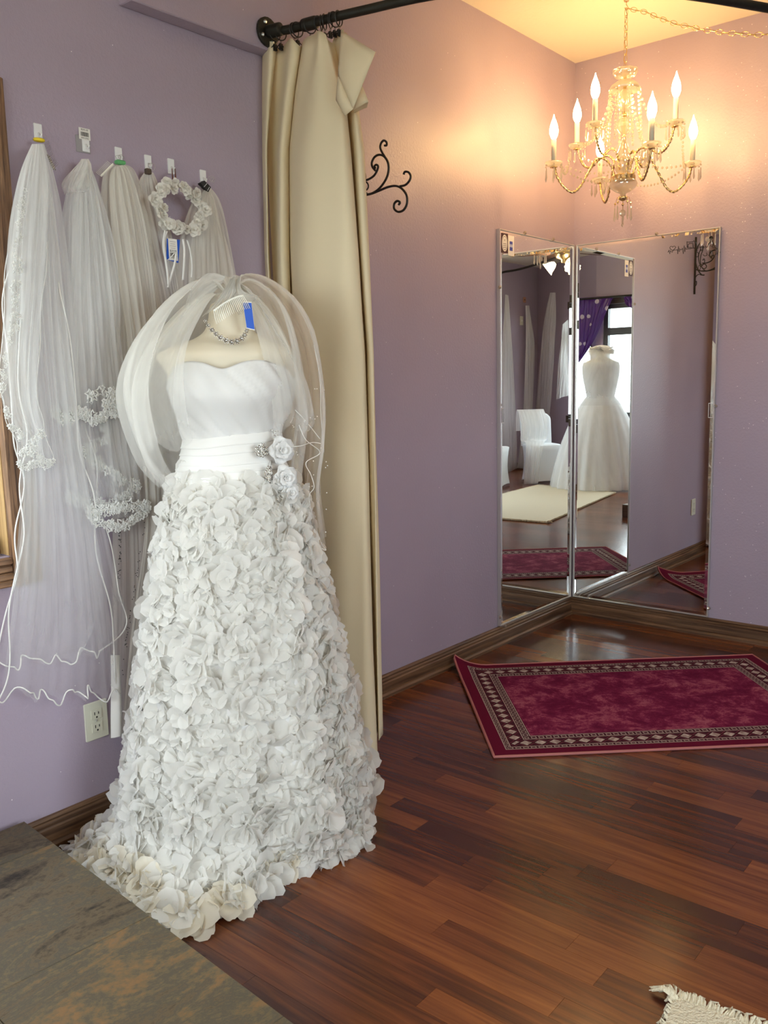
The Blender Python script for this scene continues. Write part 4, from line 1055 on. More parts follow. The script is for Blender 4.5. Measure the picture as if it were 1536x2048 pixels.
# beaded edge cord hanging on the right
mb = MB()
for pts in ([(598, 850, -.1), (612, 880, -.08), (640, 905, -.04), (612, 925, -.05), (622, 950, -.05), (628, 975, -.05), (618, 1000, -.05), (640, 1080, -.02), (652, 1100, -.02), (640, 1095, -.02)],
            [(578, 893, -.1), (600, 892, -.09), (625, 885, -.05), (645, 888, -.03)], [(590, 820, -.10), (605, 835, -.09), (622, 855, -.06), (640, 878, -.04)], [(628, 690, -.0), (640, 760, -.02), (642, 830, -.02), (648, 905, -.0)]):
    mb.tube([tuple(p) for p in spline([DP(*p) for p in pts], 6)], .0011, 5)
mb.build('edge_cord', M_SATIN, veil, smooth=True)
mb = MB(); rb = random.Random(12)
for k in range(46): mb.ball(DP(rb.uniform(585, 655), rb.uniform(760, 1100), rb.uniform(-.08, 0)), .0017, 6, 4)
tag(mb.build('pearl', M_PEARL, veil), kind='stuff')

# ------------------------------------------------------------------ veils hanging on the left wall
def sheet(name, L, R, m, parent, folds=9, amp=.012, y0=None, nu=60, nv=60, seed=1, hemwave=.0, out=(0, -1, 0), gatherto=1.):
    """cloth between two 3D polylines, folds pushed along `out`, growing from the top down"""
    L = spline(L, 6); R = spline(R, 6); P = []; rb = random.Random(seed); ph = rb.uniform(0, 6); out = np.array(out, float)
    for i in range(nv+1):
        t = i/nv; a = poly_at(L, t); b = poly_at(R, t); row = []
        for j in range(nu+1):
            s = j/nu; q = a*(1-s)+b*s
            f = 1.9*noise.noise(Vector((folds*1.2*(s+.10*t*math.sin(5*s+ph))+ph, 2.0*t, seed)))+.8*noise.noise(Vector((folds*3.1*(s-.08*t)+ph, 3.5*t, seed+5)))
            k = min(1, t*3.5+.08)
            q = q+out*(amp*k*f+.012*math.sin(PI*s)*min(1, 6*t+.2))+np.array([0, 0, hemwave*t**8*(math.sin(2*PI*folds*.55*s+ph)+.5*math.sin(2*PI*folds*1.1*s+2*ph))])
            row.append(tuple(q))
        P.append(row)
    return MB().grid(P).build(name, m, parent, smooth=True), P
def VL(pts, Y): return [onY(x, y, -Y) for x, y in pts]
def cord(P, parent, r=.0016, m=None, sides=(1, 1, 1), wav=.006, seed=2):
    """satin cord along the left side, hem and right side of a sheet, with a lettuce-edge wobble"""
    rb = random.Random(seed); n = len(P); pts = []
    if sides[0]: pts += [P[i][0] for i in range(n//3, n)]
    hem_ = P[-1]; k = max(1, len(hem_)//46)
    if sides[1]: pts += [hem_[j] for j in range(0, len(hem_), 2)]
    if sides[2]: pts += [P[i][-1] for i in range(n-1, n//3, -1)]
    out = []
    for i, p in enumerate(pts): out.append((p[0]+wav*math.sin(i*.55+seed), p[1]+wav*.6*math.sin(i*.8), p[2]+wav*math.sin(i*.41+2*seed)))
    return MB().tube([tuple(q) for q in spline(out, 3)], r, 5).build('satin_edge', m or M_SATIN, parent, smooth=True)
def lace(parent, pts, n, wid, seed, m=None, size=.011):
    """lace trim : small looped blossoms strewn along a path"""
    rb = random.Random(seed); P = spline(pts, 12); mb = MB(); n = int(n*.62)
    for k in range(n):
        q = poly_at(P, rb.random())+np.array([rb.uniform(-1, 1)*wid, rb.uniform(-.5, .3)*wid-.004, rb.uniform(-1, 1)*wid]); s = size*rb.uniform(.6, 1.25)
        a0 = rb.uniform(0, 6)
        mb.tube([(q[0]+s*.8*(math.cos(a)*(1+.45*math.cos(5*a+a0))), q[1]+.15*s*math.sin(3*a), q[2]+s*.8*math.sin(a)*(1+.45*math.cos(5*a+a0))) for a in np.linspace(0, 2*PI, 16)[:-1]], s*.17, 3, closed=True)
        if k % 4 == 0: mb.ball(q, s*.16, 5, 3)
    return tag(mb.build('lace_trim', m or M_LACE, parent), kind='stuff')
def hook(x, y, label):
    c = onY(x, y, 0.); r = empty('adhesive_hook', (c[0], 0, c[2]-.025), label, 'hook')
    MB().cbox((c[0]-.011, -.004, c[2]-.022), (c[0]+.011, -.0006, c[2]+.022), .0015).build('hook_plate', M_WHITEP, r)
    MB().tube([(c[0], -.004, c[2]-.002), (c[0], -.010, c[2]-.012), (c[0], -.017, c[2]-.013), (c[0], -.020, c[2]-.006)], [.003, .003, .0026, .002], 7).build('hook_arm', M_WHITEP, r, smooth=True)
    return c
def wire_loop(mb, c, r): mb.tube([(c[0]+r*math.cos(a), c[1]-.004*math.sin(a*2), c[2]+r*math.sin(a)) for a in np.linspace(0, 2*PI, 15)[:-1]], .0007, 4, closed=True)

# 1 : long cord edged veil with a yellow band and a rhinestone comb
c = hook(75, 265, 'white adhesive hook holding the leftmost long veil with the yellow band')
v1 = empty('cord_edged_veil', (c[0], -.06, .55), 'long white veil with cord hems and lace blusher under a yellow band', 'veil')
A1 = VL([(66, 288), (48, 330), (30, 430), (16, 540), (10, 700), (30, 850), (44, 960), (36, 1080), (20, 1200), (-4, 1330)], .055)
B1 = VL([(88, 288), (108, 350), (130, 450), (148, 600), (165, 800), (190, 950), (212, 1060), (232, 1160), (250, 1245), (205, 1305)], .055)
o, P1 = sheet('tulle_layer', A1, B1, M_TULS, v1, 7, .010, seed=3, hemwave=.012); cord(P1, v1, .0021, seed=3, wav=.008)
A1b = VL([(68, 290), (56, 340), (44, 450), (40, 600), (44, 800), (50, 960), (42, 1100), (25, 1250), (4, 1392)], .075)
B1b = VL([(86, 290), (98, 350), (112, 450), (126, 600), (150, 800), (176, 960), (205, 1120), (228, 1280), (238, 1385)], .075)
o, P1b = sheet('tulle_layer', A1b, B1b, M_TULS, v1, 9, .011, seed=5, hemwave=.016); cord(P1b, v1, .0021, seed=7, wav=.009)
Al = VL([(64, 288), (40, 350), (20, 460), (10, 600), (2, 740), (12, 820), (34, 880), (40, 930)], .095)
Bl = VL([(84, 288), (92, 340), (94, 430), (88, 560), (76, 700), (72, 800), (90, 870), (108, 925)], .095)
o, Pl = sheet('blusher', Al, Bl, M_TULS, v1, 4, .010, seed=9)
cord(Pl, v1, .0011, seed=9, sides=(1, 0, 1), wav=.003)
lace(v1, VL([(46, 370), (36, 460), (28, 560), (24, 640), (8, 720), (4, 790), (22, 850), (42, 880), (40, 930), (70, 928), (100, 925)], .105), 230, .006, 4, size=.006)
lace(v1, VL([(34, 520), (28, 600), (26, 660)], .105), 40, .009, 5, size=.007); lace(v1, VL([(84, 860), (60, 900), (100, 930)], .105), 50, .012, 6, size=.008)
mb = MB(); yb = onY(78, 280, -.05); mb.tube([yb+np.array([.011*math.cos(a), .009*math.sin(a), .0008*math.sin(a)]) for a in np.linspace(0, 2*PI, 15)[:-1]], .0042, 8, closed=True); mb.build('yellow_band', M_YELLOW, v1, smooth=True)
mb = MB(); mb.tube([onY(x, y, -.05) for x, y in ((86, 288), (94, 310), (100, 328), (108, 340))], .0016, 6)
for k in range(17):
    f = k/16; a = onY(86+21*f, 290+48*f, -.05); b = onY(98+20*f-3*math.sin(f*3), 281+46*f, -.03); mb.tube([a, b], [.0009, .0005], 4)
ck = mb.build('metal_comb', M_STEEL, v1)
mb = MB()
for k in range(16): f = .4+.6*k/15; mb.ball(onY(86+21*f+(k % 2)*3, 290+48*f+1, -.056), .0026, 6, 4)
mb.build('rhinestone', M_GEM, ck)

# 2 : lace tiered veil
c = hook(170, 288, 'white adhesive hook with a grey card and bar code label above the lace veil')
r_ = bpy.data.objects[[o.name for o in bpy.data.objects if o.name.startswith('adhesive_hook')][-1]]
q = onY(164, 281, 0.)
MB().cbox((q[0]-.020, -.0034, q[2]-.032), (q[0]+.022, -.0007, q[2]+.012), .001).build('grey_card', M_GREYCARD, r_)
f0 = onY(169, 268, -.0045); lb = MB().cbox((f0[0]-.017, -.0052, f0[2]-.015), (f0[0]+.017, -.0040, f0[2]+.015), .0005).build('price_label', M_CARD, r_)
def text_mesh(body, size, M4, m, parent, name='print'):
    """lettering as flat mesh; M4 places the text plane (x right, y up)"""
    cu = bpy.data.curves.new('print', 'FONT'); cu.body = body; cu.size = size; cu.align_x = 'CENTER'; cu.align_y = 'CENTER'; cu.resolution_u = 2
    t = bpy.data.objects.new('tmp', cu); col.objects.link(t); bpy.context.view_layer.update()
    me = bpy.data.meshes.new_from_object(t.evaluated_get(bpy.context.evaluated_depsgraph_get())); bpy.data.objects.remove(t)
    me.transform(M4); me.materials.clear(); me.materials.append(m); mb = MB(); mb.v = [tuple(v.co) for v in me.vertices]; mb.f = [tuple(p.vertices) for p in me.polygons]; mb.uv = [(0, 0)]*len(mb.v)
    return mb.build(name, m, parent)
def wallplane(x, y, z, tilt=0.): return Matrix.Translation((x, y, z)) @ Matrix.Rotation(tilt, 4, 'Y') @ Matrix.Rotation(PI/2, 4, 'X')
def barcode(parent, x, y, z, w_, h_, seed):
    mb = MB(); rb = random.Random(seed); u = -w_/2
    while u < w_/2:
        t = rb.choice([.0006, .0010, .0016]); mb.add([(x+u, y, z-h_/2), (x+u+t, y, z-h_/2), (x+u+t, y, z+h_/2), (x+u, y, z+h_/2)], [(0, 1, 2, 3)]); u += t+rb.choice([.0005, .0009])
    mb.build('bar_code', M_INK, parent)
barcode(lb, f0[0], -.0056, f0[2]-.001, .024, .011, 4)
text_mesh('$205.00', .0068, wallplane(f0[0], -.0056, f0[2]+.0102), M_INK, lb); text_mesh('00012763', .0058, wallplane(f0[0], -.0056, f0[2]-.0112), M_INK, lb)
v2 = empty('lace_tiered_veil', (c[0], -.06, .8), 'white veil in tiers with looped lace hems, second from the left on the wall', 'veil')
A2 = VL([(160, 325), (132, 380), (118, 470), (112, 600), (110, 720), (112, 825)], .045); B2 = VL([(178, 325), (200, 380), (225, 480), (240, 600), (236, 720), (232, 800)], .045)
o, P2 = sheet('tulle_layer', A2, B2, M_TUL, v2, 8, .010, seed=11)
lace(v2, VL([(112, 826), (130, 838), (150, 826), (172, 832), (190, 842), (212, 826), (232, 822)], .07), 150, .009, 14, size=.011)
lace(v2, VL([(180, 795), (205, 782), (225, 790), (212, 812), (235, 800)], .07), 70, .009, 15, size=.012)
A2b = VL([(162, 330), (140, 400), (130, 560), (128, 760), (132, 900), (136, 990)], .032); B2b = VL([(176, 330), (205, 400), (240, 560), (262, 760), (278, 900), (292, 1000)], .032)
o, P2b = sheet('tulle_layer', A2b, B2b, M_TUL, v2, 10, .010, seed=12)
lace(v2, VL([(134, 992), (170, 1005), (215, 1008), (250, 990), (272, 972), (240, 958), (205, 935), (180, 915), (165, 905)], .05), 170, .010, 16, size=.011)
lace(v2, VL([(205, 845), (212, 870), (190, 890), (170, 900)], .05), 60, .009, 26, size=.010)
lace(v2, VL([(176, 1020), (205, 1048), (245, 1050), (275, 1032), (290, 1012), (262, 1012), (225, 1018), (190, 1022)], .07), 150, .008, 17, size=.012)
A2c = VL([(164, 330), (150, 420), (142, 600), (150, 800), (165, 950), (180, 1040)], .055); B2c = VL([(176, 330), (200, 400), (228, 560), (250, 760), (270, 920), (288, 1030)], .055)
sheet('tulle_layer', A2c, B2c, M_TULS, v2, 8, .010, seed=13)
sheet('gather', VL([(162, 318), (140, 345), (122, 372), (128, 390)], .06), VL([(178, 318), (186, 345), (182, 372), (176, 385)], .06), M_TULV, v2, 5, .008, nv=20, seed=4)
# 3 : plain long veil with the green clip, black beaded side edge
c = hook(236, 311, 'white adhesive hook holding the veil with the green clip')
v3 = empty('bead_edged_veil', (c[0], -.05, .25), 'long ivory veil on a green clip with dark beading down its side', 'veil')
A3 = VL([(226, 330), (206, 352), (200, 450), (205, 620), (214, 820), (222, 1050), (222, 1300), (219, 1478)], .024); B3 = VL([(248, 328), (272, 350), (300, 460), (322, 620), (336, 820), (344, 1050), (350, 1250), (352, 1440)], .024)
o, P3 = sheet('tulle_layer', A3, B3, M_TULG, v3, 9, .009, seed=21)
A3b = VL([(230, 332), (220, 360), (226, 470), (250, 640), (275, 850), (288, 1050), (262, 1250), (238, 1475)], .045); B3b = VL([(246, 330), (262, 350), (290, 460), (312, 620), (330, 820), (340, 1050), (345, 1250), (345, 1440)], .045)
o, P3b = sheet('tulle_layer', A3b, B3b, M_TULG, v3, 6, .009, seed=22)
mb = MB(); rb = random.Random(6)
for path in ([(290, 1035), (286, 1080), (276, 1130), (268, 1190), (258, 1250), (250, 1300), (244, 1355)], [(238, 1060), (240, 1100), (238, 1160)]):
    PP = spline(VL(path, .058), 10)
    for k in range(44): mb.ball(poly_at(PP, rb.random())+np.array([rb.uniform(-.004, .004), 0, rb.uniform(-.004, .004)]), .0016, 5, 3)
tag(mb.build('dark_beading', M_INK, v3), kind='stuff')
sheet('satin_ribbon', VL([(221, 1310), (222, 1400), (222, 1476)], .060), VL([(240, 1310), (243, 1390), (244, 1466)], .060), M_SATIN, v3, 1, .002, nv=12, nu=8, seed=2)
q = onY(240, 325, -.042); MB().cbox((q[0]-.013, q[1]-.008, q[2]-.006), (q[0]+.013, q[1]+.008, q[2]+.006), .003).build('green_clip', M_GREEN, v3)
mb = MB(); wire_loop(mb, q+np.array([.004, 0, .013]), .008); wire_loop(mb, q+np.array([-.003, .003, .012]), .007); mb.build('clip_wire', M_STEEL, v3)
mb = MB(); 
for k in range(12):
    f = k/11; a = onY(224-22*f, 330+22*f, -.05); b = onY(214-22*f, 322+22*f, -.05); mb.tube([a, b], .0006, 4)
mb.tube([onY(226, 328, -.05), onY(202, 352, -.05)], .003, 6); mb.build('clear_comb', M_CLEARP, v3)
# 4 : veil behind the flower crown
c = hook(295, 326, 'white adhesive hook left of the flower crown with a brown clip')
v4 = empty('ivory_veil', (c[0], -.03, .4), 'ivory veil on a brown clip hanging directly behind the flower crown', 'veil')
A4 = VL([(288, 345), (276, 380), (290, 480), (318, 640), (330, 840), (336, 1100), (330, 1380)], .030); B4 = VL([(306, 345), (318, 380), (345, 470), (372, 600), (392, 800), (400, 1050), (405, 1350)], .030)
sheet('tulle_layer', A4, B4, M_TULG, v4, 7, .008, seed=31)
q = onY(296, 343, -.04); MB().cbox((q[0]-.008, q[1]-.006, q[2]-.008), (q[0]+.008, q[1]+.006, q[2]+.008), .002).build('brown_clip', mat('brown_clip_plastic', (.10, .07, .05), .4), v4)
mb = MB(); wire_loop(mb, q+np.array([.014, 0, .014]), .011); mb.build('clip_wire', M_STEEL, v4)
# 5 : veil with the black clip, rightmost
c = hook(405, 355, 'white adhesive hook holding the rightmost veil with the black clip')
v5 = empty('champagne_veil', (c[0], -.05, .4), 'warm ivory veil on a black clip and comb, rightmost on the wall beside the curtain', 'veil')
A5 = VL([(405, 378), (384, 402), (362, 470), (350, 560), (348, 700), (345, 900), (345, 1300)], .038); B5 = VL([(421, 376), (436, 400), (452, 450), (466, 505), (480, 600), (500, 800), (520, 1200)], .038)
sheet('tulle_layer', A5, B5, M_TULG, v5, 6, .008, seed=41); 
A5b = VL([(408, 380), (396, 402), (385, 470), (380, 560), (378, 700), (380, 900), (380, 1300)], .052); B5b = VL([(419, 378), (430, 400), (446, 450), (458, 505), (470, 600), (480, 800), (500, 1200)], .052)
sheet('tulle_layer', A5b, B5b, M_TULG, v5, 5, .008, seed=42)
pc = [onY(x, y, -.062) for x, y in ((401, 366), (409, 361), (422, 374), (417, 384))]
mb = MB().add(pc+[a+np.array([0, .014, 0]) for a in pc], [(3, 2, 1, 0), (4, 5, 6, 7), (0, 1, 5, 4), (1, 2, 6, 5), (2, 3, 7, 6), (3, 0, 4, 7)]); bc = mb.build('black_clip', M_INK, v5)
MB().tube([onY(408, 374, -.0625), onY(414, 367, -.0625)], .0008, 4).build('clip_line', M_WHITEP, bc); MB().tube([onY(415, 381, -.0625), onY(419, 374, -.0625)], .0008, 4).build('clip_line', M_WHITEP, bc)
mb = MB()
for k in range(14):
    f = k/13; a = onY(400+4*f+ (0), 370+ 0*f, -.05); a = onY(402+9*f, 376+18*f-9*f, -.052); 
    a = onY(414-14*f, 383+15*f, -.05); b = onY(396-14*f, 370+14*f, -.05); mb.tube([a, b], .0006, 4)
mb.tube([onY(415, 383, -.05), onY(400, 399, -.05)], .0016, 5); mb.build('comb', M_STEEL, v5)
q = onY(424, 352, -.01); mb = MB(); wire_loop(mb, onY(422, 358, -.05), .008); wire_loop(mb, onY(426, 360, -.045), .007); mb.build('clip_wire', M_STEEL, v5)

# flower crown with ribbons and price tag
c = hook(341, 333, 'white adhesive hook above the flower crown')
cr_ = empty('flower_crown', tuple(onY(355, 480, -.085)), 'crown of white silk roses with trailing ribbons hanging on the wall', 'flower crown')
cc = onY(358, 415, -.085); rb = random.Random(17)
rad = (onY(400, 415, -.085)[0]-cc[0]); radz = cc[2]-onY(358, 458, -.085)[2]
MB().tube([(cc[0]+rad*math.cos(a), cc[1]+.006*math.sin(2*a), cc[2]+radz*math.sin(a)) for a in np.linspace(0, 2*PI, 37)[:-1]], .005, 6, closed=True).build('wire_ring', M_FLOWER, cr_)
for k in range(30):
    a = 2*PI*k/30+rb.uniform(-.08, .08); rj = 1+rb.uniform(-.16, .18); q = np.array([cc[0]+rad*rj*math.cos(a), cc[1]-rb.uniform(-.002, .016), cc[2]+radz*rj*math.sin(a)])
    mb = MB(); silk_flower(mb, q, np.array([rb.uniform(-.5, .5)-.3, -1, rb.uniform(-.5, .5)]), rb.uniform(.013, .0205), rb, 3, 5); mb.build('silk_rose', M_FLOWER, cr_, smooth=True)
for k, pts in enumerate(([(334, 462), (328, 480), (330, 510), (335, 545), (337, 570)], [(352, 505), (350, 525), (343, 550), (336, 575)], [(366, 478), (369, 500), (368, 530), (366, 560)], [(374, 480), (380, 500), (384, 530), (383, 555)], [(330, 460), (326, 490), (333, 520), (350, 505)])):
    w_ = .0032 if k < 3 else .0018
    P = [[tuple(onY(x, y, -.104)+np.array([s*w_, -.001*s, 0])) for s in (-1, 1)] for x, y in pts]
    solid(MB().grid([[tuple(p) for p in r] for r in [list(zip(*[spline([rr_[k2] for rr_ in P], 5) for k2 in (0, 1)]))][0]]).build('ribbon', M_SATIN, cr_, smooth=True), .0006)
mb = MB(); q1 = onY(349, 345, -.06)
for s in (-1, 1): mb.tube([onY(347+3*s, 338, -.03), onY(348+3*s, 352, -.07), onY(350+3*s, 368, -.085)], .002, 6)
mb.build('copper_clip', M_COPPER, cr_, smooth=True)
tq = [onY(*p, -.098) for p in ((334, 477), (360, 480), (357, 526), (333, 519))]
tg = MB().add(tq+[a+np.array([0, .0012, 0]) for a in tq], [(3, 2, 1, 0), (4, 5, 6, 7), (0, 1, 5, 4), (1, 2, 6, 5), (2, 3, 7, 6), (3, 0, 4, 7)]).build('price_tag', M_BLUE, cr_); tg['label'] = 'blue tag with a white bar code label'
tc = sum(tq)/4+np.array([-.0005, -.0008, .0015]); wl, hl = .0155, .030
MB().add([tc+np.array([a*wl, 0, b*hl]) for a, b in ((-1, -1), (1, -1), (1, 1), (-1, 1))], [(0, 1, 2, 3)]).build('label_face', M_CARD, tg)
barcode(tg, tc[0], tc[1]-.0004, tc[2]-.014, .022, .010, 9)
text_mesh('$29.99', .0085, wallplane(tc[0], tc[1]-.0004, tc[2]-.004), M_INK, tg); text_mesh('00010124', .005, wallplane(tc[0], tc[1]-.0004, tc[2]-.0225), M_INK, tg)
mb = MB()
for k in range(4): mb.add([tc+np.array([u*(.010-.002*(k % 2)), -.0004, .022-.006*k+v*.0006]) for u, v in ((-1, -1), (1, -1), (1, 1), (-1, 1))], [(0, 1, 2, 3)])
mb.build('faint_print', M_GREYCARD, tg)

# ------------------------------------------------------------------ chandelier
CH = np.array([-.53, -.51, 0.])
ch = empty('crystal_chandelier', (CH[0], CH[1], 1.92), 'lit brass and crystal chandelier with eight candle bulbs in the corner', 'chandelier')
def L3(z): return (CH[0], CH[1], z)
M_GLASSY = M_CRYSTAL
MB().lathe([(.018, 0), (.040, .006), (.053, .028), (.050, .034), (.038, .020), (.014, .010)], L3(2.512), 32, 8, .06).build('crown_dish', M_GLASSY, ch, smooth=True)
MB().lathe([(.010, .042), (.030, .040), (.055, .022), (.068, 0), (.064, 0), (.050, .018), (.02, .034)], L3(2.462), 32, 8, .04).build('bell_canopy', M_GLASSY, ch, smooth=True)
MB().lathe([(.001, .215), (.006, .21), (.006, -.20), (.001, -.205)], L3(2.34), 10).build('stem', M_BRASS, ch, smooth=True)
for nm, z0, pr in (('upper_vase', 2.375, [(.010, 0), (.016, .008), (.028, .03), (.031, .055), (.022, .080), (.010, .092)]),
                   ('faceted_ball', 2.285, [(.008, 0), (.024, .012), (.036, .030), (.036, .045), (.024, .062), (.008, .070)]),
                   ('lower_vase', 2.19, [(.022, 0), (.030, .015), (.018, .045), (.009, .075), (.012, .085)]),
                   ('arm_cup', 2.12, [(.018, 0), (.030, .02), (.036, .055), (.030, .07), (.018, .075)])):
    MB().lathe(pr, L3(z0), 20, 10, .05).build(nm, M_GLASSY, ch, smooth=(nm != 'faceted_ball'))
MB().lathe([(.006, 0), (.012, .003), (.012, .012), (.006, .016)], L3(2.357), 14).build('brass_collar', M_BRASS, ch, smooth=True)
MB().lathe([(.006, 0), (.010, .002), (.010, .008), (.006, .010)], L3(2.272), 14).build('brass_collar', M_BRASS, ch, smooth=True)
mb = MB().lathe([(.02, 0), (.048, 0), (.050, .003), (.050, .019), (.047, .022), (.02, .022)], L3(2.098), 40, 20, .02); mb.build('hub', M_BRASS, ch)
MB().lathe([(.054, 0), (.060, -.012), (.052, -.028), (.032, -.042), (.014, -.050), (.010, -.060), (.001, -.062)], L3(2.096), 32).build('bottom_bowl', M_GLASSY, ch, smooth=True)
MB().lathe([(.001, 0), (.020, -.004), (.022, -.012), (.008, -.02), (.001, -.022)], L3(2.036), 20).build('finial', M_BRASS, ch, smooth=True)
def prism(c, L, w_=.0065):
    c = np.array(c); return MB().lathe([(.0005, 0), (w_*.45, -L*.08), (w_*.5, -L*.20), (w_*.8, -L*.62), (w_, -L*.78), (w_*.4, -L*.96), (.0003, -L)], tuple(c), 6)
for k in range(5):
    a = k*2*PI/5+.4; r_ = .036; mb = prism(L3(0)+np.array([r_*math.cos(a), r_*math.sin(a), 1.992]), .060, .0055); mb.build('prism', M_CRYSTAL, ch)
    mb = MB(); mb.tube([np.array(L3(2.03))+np.array([.008*math.cos(a), .008*math.sin(a), 0]), np.array(L3(2.032))+np.array([.026*math.cos(a), .026*math.sin(a), 0]), np.array(L3(1.994))+np.array([r_*math.cos(a), r_*math.sin(a), 0])], .0011, 4); mb.ball(np.array(L3(2.006))+np.array([.034*math.cos(a), .034*math.sin(a), 0]), .005, 6, 4); mb.build('pendant_wire', M_BRASS, ch)
mb = MB(); mb.tube([L3(2.014), L3(1.975)], .0012, 5); mb.ball(L3(2.000), .006, 8, 5); mb.build('pendant_wire', M_BRASS, ch)
MB().ball(L3(1.965), .0145, 8, 6).build('crystal_ball', M_CRYSTAL, ch)
prism(L3(1.951), .045).build('prism', M_CRYSTAL, ch)
bulbm = bpy.data.materials.new('lit_bulb'); bulbm.use_nodes = True; bulbm.node_tree.nodes.clear()
_o = nd(bulbm, 'ShaderNodeOutputMaterial'); _e = nd(bulbm, 'ShaderNodeEmission'); _e.inputs[0].default_value = (1., .60, .23, 1); _e.inputs[1].default_value = BULB_STRENGTH; lk(bulbm, _e.outputs[0], _o.inputs[0])
caml = math.atan2(CAMP[1]-CH[1], CAMP[0]-CH[0])
def arm_set(base_ang, r_end, z_end, prof, tier):
    for k in range(4):
        a = base_ang+k*PI/2; d = np.array([math.cos(a), math.sin(a), 0]); t_ = np.array([-d[1], d[0], 0])
        pts = spline([np.array(L3(z))+d*r for r, z in prof], 9); N = len(pts)
        A = MB(); A.tube(pts, .0040, 6)
        for s in (0, PI):   # twisted rope strands
            hel = []
            for i in range(0, N*3):
                f = i/(N*3-1); p = poly_at(pts, f); t2 = poly_at(pts, min(f+.01, 1))-poly_at(pts, max(f-.01, 0)); t2 /= np.linalg.norm(t2)+1e-9
                nn_ = np.cross(t2, t_); w_ = s+f*75; hel.append(p+(nn_*math.cos(w_)+t_*math.sin(w_))*.0042)
            A.tube(hel, .0020, 4)
        arm_ = A.build('arm', M_BRASS, ch, smooth=True)
        c = np.array(L3(z_end))+d*r_end
        MB().lathe([(.004, 0), (.024, .003), (.035, .014), (.036, .020), (.030, .012), (.012, .006), (.005, .006)], tuple(c), 30, 10, .05).build('bobeche', M_GLASSY, arm_, smooth=True)
        MB().lathe([(.001, -.004), (.016, -.003), (.016, .0), (.009, .003), (.001, .003)], tuple(c), 16).build('drip_cup', M_BRASS, arm_, smooth=True)
        MB().lathe([(.0005, .004), (.0105, .004), (.0105, .110), (.0085, .112), (.0005, .112)], tuple(c), 14).build('candle_sleeve', M_CANDLE, arm_, smooth=True)
        b_ = MB().lathe([(.006, .111), (.012, .118), (.0175, .134), (.0185, .148), (.0150, .168), (.0095, .184), (.0045, .196), (.0015, .208), (.0003, .212)], tuple(c), 12)
        b_.build('bulb', bulbm, arm_, smooth=True)
        for j in range(6):
            an = a+j*PI/3+.3; e_ = c+np.array([math.cos(an), math.sin(an), 0])*.036; L = .052 if tier == 0 else .046
            mb = prism(e_+np.array([0, 0, -.006]), L, .0048); mb.ball(e_+np.array([0, 0, .004]), .0042, 6, 4); mb.build('prism', M_CRYSTAL, arm_)
lower = [(.040, 2.115), (.052, 2.155), (.085, 2.188), (.120, 2.185), (.155, 2.130), (.190, 2.072), (.225, 2.052), (.262, 2.075), (.290, 2.115), (.300, 2.150)]
upper = [(.030, 2.140), (.048, 2.190), (.080, 2.215), (.120, 2.205), (.160, 2.180), (.195, 2.195), (.218, 2.235), (.226, 2.268)]
arm_set(caml+PI/2+.35, .305, 2.155, lower, 0)
arm_set(caml+PI/2-.52, .232, 2.272, upper, 1)
def beads(p, q, sag, n, name='bead_strand', r=.0068):
    mb = MB(); p = np.array(p); q = np.array(q)
    for k in range(n+1):
        f = k/n; c = p*(1-f)+q*f; c[2] -= sag*4*f*(1-f); mb.ball(c, r, 6, 4, 1, 1.15)
    mb.build(name, M_CRYSTAL, ch)
for k in range(8):
    a = caml+PI/2-.52+k*PI/4; d = np.array([math.cos(a), math.sin(a), 0])
    if k % 2 == 0: beads(np.array(L3(2.458))+d*.064, np.array(L3(2.285))+d*.195, .055, 15)
    beads(np.array(L3(2.458))+d*.062, np.array(L3(2.26))+d*.075, .0, 12)
for k in range(4):
    a = caml+PI/2+.35+k*PI/2; a2 = a+PI/2; au = caml+PI/2-.52+k*PI/2
    d1 = np.array([math.cos(a), math.sin(a), 0]); d2 = np.array([math.cos(au), math.sin(au), 0]); d3 = np.array([math.cos(a2), math.sin(a2), 0])
    beads(np.array(L3(2.165))+d1*.272, np.array(L3(2.282))+d2*.262, .07, 20, r=.0052); beads(np.array(L3(2.282))+d2*.262, np.array(L3(2.165))+d3*.272, .07, 20, r=.0052)
    beads(np.array(L3(2.155))+d1*.275, np.array(L3(2.12))+d3*.07, .05, 20, r=.0048)
# chain : straight drop from the ceiling hook, and the swag running off to the right
def link_mesh(mb, a, b, tw, wd=.0085):
    a = np.array(a); b = np.array(b); t = b-a; L = np.linalg.norm(t); t /= L; s = np.cross(t, [0.3, .2, 1.]) if abs(t[2]) < .9 else np.cross(t, [1., 0, 0]); s /= np.linalg.norm(s); n = np.cross(t, s); s = s*math.cos(tw)+n*math.sin(tw); c = (a+b)/2; L = L/2+.004
    pts = [c+t*(L-wd+wd*max(0, math.sin(abs(x_)))*0+wd)*math.cos(x_)*1.0+s*wd*math.sin(x_) for x_ in np.linspace(0, 2*PI, 19)[:-1]]
    mb.tube(pts, .0013, 5, closed=True)
def chain(root, P, step, mat_):
    P = [np.array(p) for p in P]; d = [0.]
    for a, b in zip(P, P[1:]): d.append(d[-1]+np.linalg.norm(b-a))
    n = int(d[-1]/step)
    def at(s):
        for i in range(len(P)-1):
            if d[i] <= s <= d[i+1]: f = (s-d[i])/(d[i+1]-d[i]+1e-9); return P[i]*(1-f)+P[i+1]*f
        return P[-1]
    for k in range(n):
        mb = MB(); link_mesh(mb, at(k*step), at((k+1)*step), (k % 2)*PI/2+.3); mb.build('link', mat_, root, smooth=True)
hkp = np.array([CH[0], CH[1], H])
hk = empty('ceiling_hook', (CH[0], CH[1], H-.04), 'brass swag hook in the ceiling above the chandelier', 'hook')
mb = MB(); mb.lathe([(.001, 0), (.012, 0), (.010, -.006), (.001, -.006)], tuple(hkp-np.array([0, 0, .0003])), 14); mb.build('hook_base', M_BRASS, hk)
